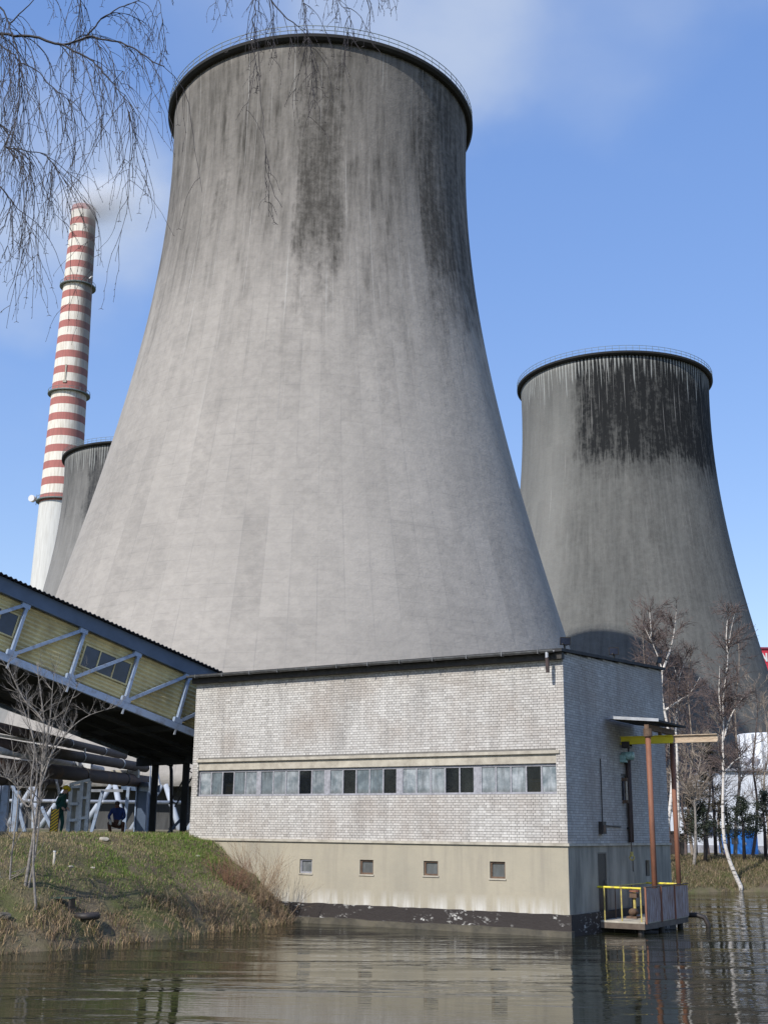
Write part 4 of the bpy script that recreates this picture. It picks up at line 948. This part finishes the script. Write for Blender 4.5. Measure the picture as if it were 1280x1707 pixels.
conifer(1175, 1440, 1340, 66, 48, 'small dark pine with a clear stem beside the thin grey birch', 71, M['needle'], .45, 1500)
conifer(1193, 1438, 1240, 69, 40, 'tall narrow dark evergreen behind the leaning birch', 72, M['ivy'], .25, 2200, True)
conifer(1160, 1440, 1315, 70, 40, 'dark olive evergreen standing behind the slim birch', 73, M['ivy'], .25, 2200, True)
conifer(1240, 1438, 1330, 67, 50, 'bushy dark pine in front of the blue kiosk', 74, M['needle'], .42, 1900)
conifer(1276, 1438, 1318, 68, 52, 'dark pine in front of the white tank', 75, M['needle'], .36, 1900)
conifer(1215, 1440, 1345, 70, 34, 'slender dark pine between the leaning birch and the blue kiosk', 76, M['needle'], .35, 800)

# sapling clump on the near bank, left
YS = 31.2
bare_tree('sapling_clump', 'clump of pale bare saplings spreading branches on the grassy bank', 'tree', None,
   [[(36,1512),(44,1470),(52,1420),(60,1370),(68,1310),(72,1250),(74,1200),(66,1140),(62,1105)],
    [(16,1505),(18,1450),(24,1395),(30,1340),(30,1300),(22,1250),(14,1190)],
    [(44,1500),(58,1430),(66,1370),(70,1300),(80,1240),(96,1180),(112,1140)],
    [(70,1290),(88,1255),(118,1215),(150,1192),(196,1178)],
    [(69,1310),(82,1270),(96,1225),(118,1170),(140,1120)],
    [(29,1310),(14,1298),(-6,1292)],
    [(31,1325),(50,1345),(62,1300),(60,1250),(46,1200),(30,1150),(24,1110)],
    [(74,1205),(60,1185),(40,1165),(18,1120),(14,1100)],
    [(70,1300),(74,1260),(84,1200),(88,1150),(92,1110)]], YS, .052, M['sap_bark'], M['sap_bark'], 5, 40, (.35, 1.1), 1, -.05, .12, .35, .0028, .7, (4,7), .9)
bare_tree('sapling_clump', 'slim bare sapling beside the larger pale clump on the bank', 'tree', None, [[(60,1508),(56,1440),(58,1380),(52,1310),(58,1250),(48,1190),(44,1150)]], 30.6, .035, M['sap_bark'], M['sap_bark'], 6, 30, (.3,.8), 1, -.05, .15, .35, .003, .75, (4,7))

# bare shrub against the plinth
def shrub(px, py, Y, hgt, wd, n, label, mat, seed):
    rg = random.Random(seed); B = atY(px, py, Y); g_ = GH(B.x, B.y); e = empty('dry_shrub', (B.x, B.y, g_-.03)); tag(e, label, 'shrub'); 
    q = MB()
    for k in range(n):
        a = rg.uniform(0, 6.283); r = abs(rg.gauss(0, .45))*wd*.35; p = Vector((r*math.cos(a), r*math.sin(a)*.7, GH(B.x+r*math.cos(a), B.y+r*math.sin(a)*.7)-g_-.02))
        d = Vector((math.cos(a)*.38+rg.gauss(0,.12), math.sin(a)*.3+rg.gauss(0,.12), 1)); sprout(q, p, d, hgt*rg.uniform(.5,1.05), .009, 1, rg, .05, .0, (3,6), .55, .004, 3, 5, .07, .5)
    q.build('twigs', mat, e)
M['twig_straw'] = simple('straw_twig', (.34,.25,.16), (.22,.15,.1), 3, .85)
shrub(432, 1500, 38.9, 1.75, 2.4, 85, 'straw coloured bare shrub leaning against the beige plinth', M['twig_straw'], 81)
shrub(385, 1490, 38.3, .95, 2.2, 65, 'low reddish brown shrub at the foot of the grassy bank', simple('russet_twig', (.24,.13,.08), (.15,.085,.055), 3, .85), 82)
shrub(465, 1525, 39.0, .6, 1.2, 70, 'small dry shrub at the waterline by the pump house footing', M['twig_straw'], 83)

# grass on the bank: one mesh of blades with a tint each
def blades(name, label, pts, hts, tints, lean, wdt):
    n = len(pts); ang = NPR.uniform(0, 2*np.pi, n); w2 = wdt*NPR.uniform(.6, 1.4, n)
    dx, dy = np.cos(ang), np.sin(ang); la = NPR.normal(0, 1, (n, 2))*lean[:, None]
    base = np.asarray(pts); V = np.zeros((n, 5, 3))
    sx = np.stack([-dy*w2, dx*w2, 0*w2], -1)
    V[:, 0] = base-sx; V[:, 1] = base+sx
    m_ = base.copy(); m_[:, :2] += la*hts[:, None]*.35; m_[:, 2] += hts*.6
    V[:, 2] = m_+sx*.7; V[:, 3] = m_-sx*.7
    t_ = base.copy(); t_[:, :2] += la*hts[:, None]; t_[:, 2] += hts*(1-.35*np.minimum(1, np.hypot(la[:,0], la[:,1]))); V[:, 4] = t_
    i0 = np.arange(n)*5; F3 = np.stack([i0+3, i0+2, i0+4], -1); F4 = np.stack([i0, i0+1, i0+2, i0+3], -1)
    me = bpy.data.meshes.new(name); me.from_pydata(V.reshape(-1, 3).tolist(), [], F4.tolist()+F3.tolist()); me.materials.append(M['blade'])
    at = me.attributes.new('tint', 'FLOAT_COLOR', 'FACE'); c = np.concatenate([tints, np.ones((n, 1))], 1); at.data.foreach_set('color', np.concatenate([c, c]).ravel())
    o = bpy.data.objects.new(name, me); COL.objects.link(o); tag(o, label, 'grass', kind='stuff'); return o
def sample(n, x0, x1, y0, y1, dlo, dhi):
    x = NPR.uniform(x0, x1, n); y = NPR.uniform(y0, y1, n); d = pond_d(x, y); k = (d > dlo) & (d < dhi); return x[k], y[k], d[k]
def nz2(x, y, s, ph=0): return np.sin(x*s+ph)*np.cos(y*s*1.13+ph*2)+.5*np.sin(x*s*2.3+y*s*1.7+ph)
x, y, d = sample(230000, -14.5, -2.5, 26.5, 44, .3, 6.5)
g = nz2(x, y, .9, 1.3); green = np.clip(.55+.35*g+.5*(x+7.9)/2.2, 0, 1)*np.clip((d-.6)/1.5, 0.1, 1)
keep = NPR.random(len(x)) < np.clip(.35+.6*green, 0, 1); x, y, d, green = x[keep], y[keep], d[keep], green[keep]
rnd = NPR.random((len(x), 1)); gr = np.array([[.12,.185,.035]])*(.6+.8*rnd); dryc = np.array([[.3,.24,.14]])*(.5+.8*rnd)
mixk = (NPR.random((len(x), 1)) < green[:, None]*.8); tint = np.where(mixk, gr, dryc)
blades('bank_grass', 'short green and dry grass covering the bank by the pump house', np.stack([x, y, gh(x, y)-.01], -1), NPR.uniform(.05, .14, len(x)), tint, np.full(len(x), .5), .006)
x, y, d = sample(150000, -15, -2.6, 22, 40.5, -.3, 1.0)
cl = nz2(x, y, 1.9, .4)+.6*nz2(x, y, 4.7, 2.); k = (NPR.random(len(x)) < np.clip(.35+.45*cl, .06, 1)); x, y, d, cl = x[k], y[k], d[k], cl[k]
rnd = NPR.random((len(x), 1)); tint = np.where(NPR.random((len(x), 1)) < .6, np.array([[.36,.26,.15]]), np.array([[.2,.14,.095]]))*(.5+.8*rnd)
tint = np.where(NPR.random((len(x), 1)) < .15, np.array([[.13,.13,.045]]), tint)
blades('dry_reeds', 'tufts of dry tan reeds hanging over the water along the bank', np.stack([x, y, np.maximum(gh(x, y), -.02)-.01], -1), NPR.uniform(.1, .34, len(x))*(1+.3*np.clip(cl, -1, 1)), tint, np.full(len(x), .75), .007)
x, y, d = sample(160000, 8, 34, 52, 74, .05, 6)
rnd = NPR.random((len(x), 1)); tint = np.where(NPR.random((len(x), 1)) < .45, np.array([[.13,.12,.055]]), np.array([[.25,.19,.12]]))*(.5+.8*rnd)
blades('far_bank_grass', 'rough dry grass on the far bank under the birches', np.stack([x, y, gh(x, y)-.01], -1), NPR.uniform(.08, .3, len(x)), tint, np.full(len(x), .6), .012)

# weeping birch near the camera: trunk outside the picture, branches hanging into it
def weeping_birch():
    Y = 6.6; rg = random.Random(21); bx = -3.6
    g_ = GH(bx, Y); e = empty('weeping_birch', (bx, Y, g_)); tag(e, 'birch hanging bare drooping twigs over the view of the striped chimney', 'tree')
    tr = MB(); tr.tube(smooth_path([(bx,Y,g_-.2),(bx+.05,Y,g_+2),(bx-.05,Y,g_+4.5),(bx+.1,Y,g_+7),(bx,Y,g_+10)]), [.17-.1*i/16 for i in range(17)], 12); tr.build('trunk', M['birch'], e, True, off=tuple(e.location))
    lm = MB(); tw = MB()
    def twig(p, d, L, r, kids=True, g=.55):
        seg = 9; c = p.copy(); P = [c.copy()]; d = d.normalized(); bend = rg.uniform(.4, 1.)
        for i in range(seg):
            d = (d+rv(rg)*.13+Vector((0,0,-g*bend))).normalized(); d.y *= .8; c = c+d*L/seg; P.append(c.copy())
        tw.tube(P, [max(.0011, r*(1-.55*i/seg)) for i in range(seg+1)], 3, False)
        for i in range(2, seg+1):                                   # buds
            if rg.random() < .55:
                o = rv(rg).normalized()*.007; tw.tube([P[i], P[i]+o+Vector((0,0,-.006))], [.0022,.0009], 3)
        if kids:
            for k in range(rg.randint(2, 5)):
                i = rg.randint(1, seg-1); twig(P[i], (P[i+1]-P[i]).normalized()+Vector((rg.gauss(0,.9), rg.gauss(0,.3), rg.gauss(0,.4))), L*rg.uniform(.2,.55), r*.7, False, g*.6)
        elif rg.random() < .3:                                     # forked catkin ends
            for s in (-1, 1): tw.tube([P[-1], P[-1]+Vector((s*.014, 0, -.006))], [.002,.0012], 3)
    limbs = [  # traced on the photograph, with radius in metres
        ([(-130,40),(-40,52),(0,57),(50,61),(105,74),(145,63),(178,66),(222,80),(250,100),(275,110)], .011, 26, (.25,.8)),
        ([(105,74),(145,96),(165,112),(190,140),(205,162),(214,185)], .006, 20, (.3,.75)),
        ([(143,63),(165,38),(190,18),(232,0),(260,-20)], .006, 9, (.15,.45)),
        ([(-60,30),(0,75),(22,88),(34,104),(60,116),(85,143),(108,160),(130,186)], .006, 22, (.3,.85)),
        ([(-40,-60),(0,10),(15,40),(24,65),(33,105),(38,140),(30,190),(18,240)], .006, 20, (.25,.7)),
        ([(15,40),(40,18),(60,-4),(80,-30)], .005, 8, (.15,.4)),
        ([(-70,160),(0,207),(15,228),(11,245),(45,252),(75,258),(98,285),(112,310)], .006, 26, (.3,.8)),
        ([(-60,260),(0,308),(20,335),(40,360),(52,390)], .005, 16, (.2,.5)),
        ([(-70,-90),(60,-60),(200,-50),(330,-55),(430,-30),(450,-4),(472,25),(500,45)], .01, 16, (.15,.45)),
        ([(330,-55),(480,-60),(560,-45),(600,-30),(640,-35)], .006, 16, (.12,.42)),
        ([(430,-30),(425,10),(418,60),(430,120),(436,180),(442,240),(448,300),(470,345)], .0032, 10, (.12,.4)),
        ([(500,-50),(508,20),(514,70),(524,120),(520,160)], .0035, 12, (.12,.45)),
        ([(560,-45),(566,5),(584,20),(580,60)], .003, 9, (.1,.35)),
        ([(120,-70),(135,0),(140,40),(160,75)], .004, 12, (.2,.6)),
        ([(260,-50),(266,0),(272,40),(278,90)], .003, 6, (.1,.5)),
    ]
    for pts, r, n, LL in limbs:
        yy = Y+rg.uniform(-.35,.35); P = smooth_path([atY(a, b, yy) for a, b in pts], 4)
        for p in P[1:]: p.x += rg.gauss(0,.004); p.z += rg.gauss(0,.004)
        lm.tube(P, [max(.0016, r*(1-.7*i/(len(P)-1))) for i in range(len(P))], 6, False)
        for k in range(n):
            i = rg.randint(0, len(P)-2); q = P[i].lerp(P[i+1], rg.random()); d = (P[i+1]-P[i]).normalized()+Vector((rg.gauss(0,.5), rg.gauss(0,.4), rg.gauss(-.1,.4)))
            twig(q, d, rg.uniform(*LL)*1.3, .0026)
    # join the limbs to the trunk out of frame
    for pts in (limbs[0][0], limbs[3][0], limbs[4][0], limbs[6][0], limbs[7][0], limbs[8][0]):
        a = atY(*pts[0], Y); z0 = a.z-.5*abs(a.x-bx)*.3; P = smooth_path([(bx,Y,max(g_+2.2, z0-.2)),((bx+a.x)/2,Y,(z0+a.z)/2+.1),a], 5); lm.tube(P, [.03-.02*i/(len(P)-1) for i in range(len(P))], 6, False)
    lm.build('limbs', M['twig_dark'], e, True, off=tuple(e.location)); tw.build('twigs', M['twig_dark'], e, off=tuple(e.location))
weeping_birch()

# ---------------------------------------------------------------- far side: white works buildings
YW = 88.; zg = 1.4
def WX(px, Y=YW): return atY(px, 1400, Y).x
def WZ(px, py, Y=YW): return atY(px, py, Y).z
wb = empty('white_works_building', (WX(1215), YW, zg)); tag(wb, 'low white works building with grey skirting behind the pines', 'building')
o_ = tuple(wb.location)
xa, xb, xc, xd = WX(1090), WX(1212), WX(1214), WX(1400); zl = WZ(1140, 1349); zh = WZ(1240, 1286)
q = MB(); q.box(xa, xb, YW, YW+8, zg-.3, zl); q.build('low_wing', M['white_wall'], wb, off=o_)
q = MB(); q.box(xb+.002, xd, YW-.4, YW+9, zg-.3, zh); q.build('tall_wing', M['white_wall'], wb, off=o_)
q = MB(); q.box(xa-.2, xb-.01, YW-.2, YW+8.1, zl, zl+.15); q.build('low_roof', M['grey_steel'], wb, off=o_)
q = MB(); q.box(xb-.15, xd, YW-.65, YW+9.1, zh, zh+.18); q.build('tall_roof', M['frame'], wb, off=o_)
q = MB(); q.box(xa, xb-.01, YW-.06, YW-.002, zg-.3, zg+.62); q.box(xb+.0, xd, YW-.46, YW-.402, zg-.3, zg+.62); q.build('skirting', M['frame'], wb, off=o_)
for px in (1150, 1185):
    x = WX(px); q = MB(); q.box(x-.5, x+.5, YW-.05, YW-.004, zg+1.2, zg+2.3); wn_ = q.build('window', M['frame'], wb, off=o_); q = MB(); q.box(x-.44, x+.44, YW-.06, YW-.052, zg+1.26, zg+2.24); q.build('pane', M['dark_glass'], wn_, off=o_)
tk = empty('white_tank', (WX(1290, 97), 97, zg)); tag(tk, 'tall white ribbed tank rising behind the white works building roof', 'tank')
R_t = WX(1290, 97)-WX(1240, 97); zt_ = WZ(1260, 1226, 97)
q = MB(); q.lathe([(R_t, -.2),(R_t, zt_-zg),(R_t-.1, zt_-zg+.08),(.02, zt_-zg+.25)], 40); q.build('tank_body', M['white_wall'], tk, True)
for k in range(10):
    a = math.pi*(1.05+.9*k/9); x, y = R_t*math.cos(a), R_t*math.sin(a); q = MB(); q.bar((x,y,0),(x,y,zt_-zg), .16, .12, Vector((0,1,0))); q.build('rib', M['grey_steel'], tk)
for px, nm in ((1253,'vent cowl'),(1268,'vent cowl')):
    vx = WX(px, YW+1); e = empty('vent_cowl', (vx, YW+1, zh+.18)); tag(e, ('small grey vent cowl on the white works roof, nearer its corner' if px == 1253 else 'small grey vent cowl on the white works roof, next to the other one'), 'vent', 'vent cowls on the works roof')
    q = MB(); q.lathe([(.12,0),(.12,.35)], 10); q.build('stem', M['grey_steel'], e); q = MB(); q.lathe([(.16,.3),(.3,.5),(.3,.75),(.05,.85)], 12); q.build('hood', M['frame'], e, True)
ki = empty('blue_kiosk', (WX(1237, 84), 84, zg)); tag(ki, 'bright blue kiosk with a dark hatch in front of the white works building', 'kiosk')
kx0, kx1, kz = WX(1212, 84)-ki.location.x, WX(1262, 84)-ki.location.x, WZ(1237, 1384, 84)-zg
q = MB(); q.box(kx0, kx1, 0, 2.2, -.2, kz); q.build('cabin', M['blue_door'], ki)
q = MB(); q.box(kx0-.1, kx1+.1, -.12, 2.3, kz+.001, kz+.1); q.build('roof', M['blue_steel_dark'], ki)
q = MB(); q.box(kx0+.25, kx0+.7, -.04, -.002, .75, 1.15); q.build('hatch', M['dark_glass'], ki)
q = MB(); q.box(kx1-.95, kx1-.2, -.04, -.002, 0, 1.55); kd = q.build('door', M['blue_door'], ki); q = MB(); q.box(kx1-.85, kx1-.8, -.08, -.041, .7, .85); q.build('handle', M['grey_steel'], kd)
# dark gate post pair near the rear of the pump house
for k, (px, y0, wd, mat, lab) in enumerate(((1123,1388,.62,'pipe_brown','dark purple brown gate pier behind the farther rust pole'),(1135,1392,.34,'black_iron','slim black green gate pier next to the wider purple brown pier'))):
    Y = 78; e = empty('gate_pier', (WX(px, Y), Y, 1.35)); tag(e, lab, 'post'); h = WZ(px, y0, Y)-1.35
    q = MB(); q.box(-wd/2, wd/2, -.3, .3, -.2, h); q.build('shaft', M[mat], e); q = MB(); q.box(-wd/2-.06, wd/2+.06, -.36, .36, h+.001, h+.1); q.build('cap', M['black_iron'], e)
for k, (px, py, Y) in enumerate(((1208,1430,72),)):
    e = empty('red_hydrant', (WX(px, Y), Y, GH(WX(px, Y), Y))); tag(e, 'small dark red hydrant on the far bank by the leaning birch', 'hydrant')
    q = MB(); q.lathe([(.13,-.05),(.13,.1),(.09,.12),(.09,.6),(.12,.62),(.1,.75),(.01,.82)], 12); q.build('barrel', simple('dull_red', (.2,.03,.02), None, 8, .6), e, True)
    q = MB(); q.tube([(-.2,0,.45),(.2,0,.45)], .05, 8); q.build('outlet', M['black_iron'], e)
# boiler house far behind the sooty tower, red band with white lettering
YH = 380.; bh = empty('boiler_house', (WX(1330, YH), YH, 1.2)); tag(bh, 'distant boiler house with a red top band and white lettering behind the sooty tower', 'building')
o_ = tuple(bh.location); x0, x1 = WX(1235, YH), WX(1235, YH)+60; zt_ = atY(1270, 1082, YH).z
q = MB(); q.box(x0, x1, YH, YH+40, 0, zt_-9); q.build('wall', M['white_wall'], bh, off=o_)
q = MB(); q.box(x0-.2, x1+.2, YH-.3, YH+40.2, zt_-9, zt_); q.build('red_band', M['red_paint'], bh, off=o_)
q = MB(); q.box(x0-.6, x1+.6, YH-.8, YH+40.6, zt_, zt_+.5); q.build('roof_edge', simple('maroon_edge', (.25,.03,.06), None, 1, .6), bh, off=o_)
zl_ = atY(1270, 1096, YH).z; lx = atY(1268, 1096, YH).x
for k in range(2):                                                  # letters that show only as blocky white strokes
    q = MB(); a = lx+k*2.6; hh = 1.35
    q.box(a, a+.5, YH-.5, YH-.32, zl_-hh, zl_+hh); q.box(a+1.3, a+1.8, YH-.5, YH-.32, zl_-hh, zl_+hh); q.bar((a+.25,YH-.41,zl_+hh*.85),(a+1.55,YH-.41,zl_-hh*.85), .15, .5); q.build('letter', M['white_paint'], bh, off=o_)
for k in range(6):
    q = MB(); a = x0+3+k*6; q.box(a, a+3, YH-.2, YH-.01, zt_-22, zt_-14); q.build('window', M['dark_glass'], bh, off=o_)

# ---------------------------------------------------------------- small things on the bank
def on_bank(px, py):
    r = ray(px, py); t = 20/r.y
    for k in range(4000):
        p = CAM+r*t
        if p.z <= GH(p.x, p.y) and float(pond_d(p.x, p.y)) > -.2: return p
        t += .01/r.y*2
    return p
p = on_bank(90, 1443); e = empty('marker_post', (p.x, p.y, GH(p.x, p.y))); tag(e, 'short white marker post on the grassy bank', 'post')
q = MB(); q.tube([(0,0,-.15),(0,0,.34)], .032, 10); q.build('post_shaft', M['concrete_trim'], e, True); q = MB(); q.tube([(0,0,.34),(0,0,.37)], .038, 10); q.build('cap', M['white_paint'], e)
p = on_bank(106, 1512); e = empty('green_bench', (p.x, p.y, GH(p.x, p.y)), R_(-12)); tag(e, 'low dark green bench on the bank near the saplings', 'bench')
gm = simple('dark_green_paint', (.02,.05,.035), (.015,.03,.02), 6, .6)
for k in range(3): q = MB(); q.box(-.28, .28, -.16+k*.11, -.07+k*.11, .2, .235); q.build('seat_slat', gm, e)
for sx in (-.22, .22): q = MB(); q.box(sx-.03, sx+.03, -.13, .14, -.15, .199); q.build('leg', M['black_iron'], e)
p = on_bank(145, 1532); e = empty('old_tyre', (p.x, p.y, GH(p.x, p.y)+.07)); tag(e, 'old black tyre lying in the dry reeds', 'tyre')
q = MB(); q.lathe([(.16+.09*1.0+.085*math.cos(a), .085*math.sin(a)) for a in np.linspace(0, 2*math.pi, 11)[:-1]], 20, close=True); q.build('tread', M['black_iron'], e, True)
q = MB(); q.lathe([(.15,-.03),(.19,-.03),(.19,.03),(.15,.03)], 20, close=True); q.build('bead', M['dark_under'], e, True)
for k, (px, py, sz) in enumerate(((4,1530,.16),(330,1428,.06),(112,1516,.09),(155,1448,.05),(118,1446,.06),(173,1401,.12))):
    p = on_bank(px, py); rg = random.Random(k); me = bpy.data.meshes.new('stone'); bm = bmesh.new(); bmesh.ops.create_icosphere(bm, subdivisions=2, radius=sz)
    for v in bm.verts: v.co = Vector((v.co.x*1.3, v.co.y, v.co.z*.6))*(1+rg.uniform(-.16,.16))
    bm.to_mesh(me); bm.free(); me.materials.append(M['wet_concrete'] if k in (0, 2) else M['concrete_trim']); o = inst('stone', me, None, (p.x, p.y, GH(p.x, p.y)+sz*.2))
    tag(o, ['largest pale stone at the waterline below the saplings', 'small pale stone on the bank next to the plinth', 'pale stone just below the green bench', 'tiny pale stone on bare soil right of the marker post', 'tiny pale stone close to the marker post', 'flat pale stone on the bank crest by the crouching worker'][k], 'stone')

# ---------------------------------------------------------------- workers
def person(name, label, loc, rz, nodes, edges, root, paint, mats):
    me = bpy.data.meshes.new('body'); names = list(nodes); ix = {n: i for i, n in enumerate(names)}
    me.from_pydata([nodes[n][0] for n in names], [(ix[a], ix[b]) for a, b in edges], [])
    o = bpy.data.objects.new('body', me); COL.objects.link(o)
    sk_ = o.modifiers.new('skin', 'SKIN'); sk_.use_smooth_shade = True
    if not me.skin_vertices: return
    for n in names:
        sv = me.skin_vertices[0].data[ix[n]]; r = nodes[n][1]; sv.radius = (r, r) if not isinstance(r, tuple) else r; sv.use_root = (n == root)
    o.modifiers.new('sub', 'SUBSURF').levels = 2; o.modifiers['sub'].render_levels = 2
    dg = bpy.context.evaluated_depsgraph_get(); m2 = bpy.data.meshes.new_from_object(o.evaluated_get(dg)); bpy.data.objects.remove(o)
    m2.materials.clear()
    for m in mats: m2.materials.append(m)
    m2.polygons.foreach_set('use_smooth', [True]*len(m2.polygons))
    for pl in m2.polygons: pl.material_index = paint(pl.center)
    e = empty(name, loc, rz); tag(e, label, 'person', 'workers under the conveyor gallery'); b = bpy.data.objects.new('body', m2); COL.objects.link(b); b.parent = e
    return e
def hand(nodes, edges, tag_, wrist, d, side):
    d = Vector(d).normalized(); s = Vector(side).normalized(); w_ = Vector(wrist); p = w_+d*.07; nodes[tag_+'palm'] = (tuple(p), .03); edges.append((tag_+'w', tag_+'palm'))
    for k in range(4):
        a = p+d*(.03)+s*(.026*(k-1.5)); b = a+d*(.055-.008*abs(k-1.3))+s.cross(d)*.02; nodes[f'{tag_}f{k}'] = (tuple(a), .011); nodes[f'{tag_}g{k}'] = (tuple(b), .008); edges += [(tag_+'palm', f'{tag_}f{k}'), (f'{tag_}f{k}', f'{tag_}g{k}')]
    t_ = w_+d*.05+s*.05; nodes[tag_+'t'] = (tuple(t_), .011); nodes[tag_+'u'] = (tuple(t_+d*.04+s*.012), .009); edges += [(tag_+'palm', tag_+'t'), (tag_+'t', tag_+'u')]
green = simple('green_overalls', (.01,.075,.055), (.008,.05,.04), 8, .8); boots = M['black_iron']
N = {'pel': ((0,0,.95), (.14,.17)), 'sp': ((.02,0,1.14), (.12,.16)), 'ch': ((.06,0,1.36), (.13,.18)), 'nk': ((.11,0,1.5), .06), 'hd': ((.15,0,1.58), .085), 'ht': ((.17,0,1.68), .09)}
E_ = [('pel','sp'),('sp','ch'),('ch','nk'),('nk','hd'),('hd','ht')]
N['nose'] = ((.255,0,1.58), .02); E_.append(('hd','nose'))
for k, s_ in (('r', -1), ('l', 1)):
    N.update({k+'hip': ((0,s_*.1,.88), .095), k+'kn': ((.03+.06*s_,s_*.11,.48), .068), k+'an': ((-.03+.06*s_,s_*.11,.09), .05), k+'to': ((.14+.06*s_,s_*.12,.045), .042),
              k+'sh': ((.05,s_*.2,1.41), .075), k+'el': ((-.05+.1*(s_ > 0),s_*.26,1.12), .055), k+'w': ((.15,s_*.22,1.0), .038)})
    E_ += [('pel',k+'hip'),(k+'hip',k+'kn'),(k+'kn',k+'an'),(k+'an',k+'to'),('ch',k+'sh'),(k+'sh',k+'el'),(k+'el',k+'w')]
    hand(N, E_, k, N[k+'w'][0], (.75,0,-.45), (0,-s_*.2,1))
def paintA(c):
    if c.z < .13: return 1
    if c.z > 1.5 and c.x > .03: return 2
    if c.x > .16 and .7 < c.z < 1.08: return 2
    return 0
wa = person('person', 'worker in dark green overalls and yellow helmet standing beside the white steel cabinet', (atY(97,1398,45).x, 45, 2.46), R_(-8), N, E_, 'pel', paintA, [green, boots, M['skin']])
q = MB(); hp = [(.135,-.03),(.13,.03),(.1,.09),(.05,.12),(.005,.128)]; q.lathe([(.185,-.035),(.135,-.02)]+hp[1:], 20, (.17,0,1.68)); q.tube([(.28,0,1.65),(.34,0,1.635)], [.09,.06], 10); q.build('helmet', simple('helmet_yellow', (.75,.5,.02), (.65,.42,.02), 6, .35), wa, True)
# striped board held next to the worker
sb = empty('striped_board', (atY(89,1398,44.8).x, 44.8, 2.46), R_(8)); tag(sb, 'yellow and black striped warning board standing next to the worker in green', 'warning board')
t = NT('hazard_stripes'); x, y, z = t.sep(t.co('Object')); st = t.mr(t.math('FRACT', t.math('MULTIPLY', t.math('SUBTRACT', z, t.math('MULTIPLY', x, .8)), 9.)), .6, .64); t.base(t.mix(st, (.8,.5,.03), (.03,.025,.02))); t.set(Roughness=.6)
q = MB(); q.box(-.13, .13, -.02, .02, .02, .95); q.build('board', t.mat, sb)
q = MB(); q.box(-.15, -.131, -.03, .03, 0, 1.0); q.build('edge_strip', M['rust_pipe'], sb); q = MB(); q.box(.131, .15, -.03, .03, 0, 1.0); q.build('edge_strip', M['rust_pipe'], sb)
N = {'pel': ((0,.2,.42), (.16,.17)), 'sp': ((0,.12,.64), (.17,.15)), 'ch': ((0,-.0,.92), (.2,.16)), 'nk': ((0,-.1,1.06), .065), 'hd': ((0,-.17,1.12), .09), 'ht': ((0,-.2,1.21), .085)}
E_ = [('pel','sp'),('sp','ch'),('ch','nk'),('nk','hd'),('hd','ht')]
for k, s_ in (('r', -1), ('l', 1)):
    N.update({k+'hip': ((s_*.11,.17,.4), .1), k+'kn': ((s_*.27,-.2,.5), .08), k+'an': ((s_*.22,.02,.09), .055), k+'to': ((s_*.25,-.15,.045), .046),
              k+'sh': ((s_*.21,-.02,.95), .08), k+'el': ((s_*.3,-.14,.72), .058), k+'w': ((s_*.17,-.36,.55), .042)})
    E_ += [('pel',k+'hip'),(k+'hip',k+'kn'),(k+'kn',k+'an'),(k+'an',k+'to'),('ch',k+'sh'),(k+'sh',k+'el'),(k+'el',k+'w')]
    hand(N, E_, k, N[k+'w'][0], (-s_*.1,-.2,-1), (s_,0,0))
def paintB(c):
    if c.z < .13: return 1
    if c.z > 1.04 and abs(c.x) < .12: return 2
    if c.y < -.33 and c.z < .62: return 3
    if c.z < .58: return 4
    return 0
wbp = person('person', 'worker in a blue jacket and brown trousers crouching under the pipes', (atY(194,1399,46.5).x, 46.5, 2.46), 0, N, E_, 'pel', paintB, [simple('blue_jacket', (.02,.045,.17), (.015,.03,.11), 8, .8), boots, simple('brown_hair_and_face', (.25,.1,.06), (.12,.05,.03), 12, .7), simple('pale_gloves', (.65,.6,.52), None, 8, .8), simple('brown_trousers', (.16,.07,.045), (.1,.05,.035), 8, .85)])
q = MB(); q.lathe([(.098,-.02),(.096,.03),(.075,.07),(.035,.09),(.004,.095)], 16, (0,0,0)); hr = q.build('hair', simple('dark_brown_hair', (.06,.03,.02), None, 12, .6), wbp, True); hr.location = (0,-.18,1.19); hr.rotation_euler = (R_(18), 0, 0)
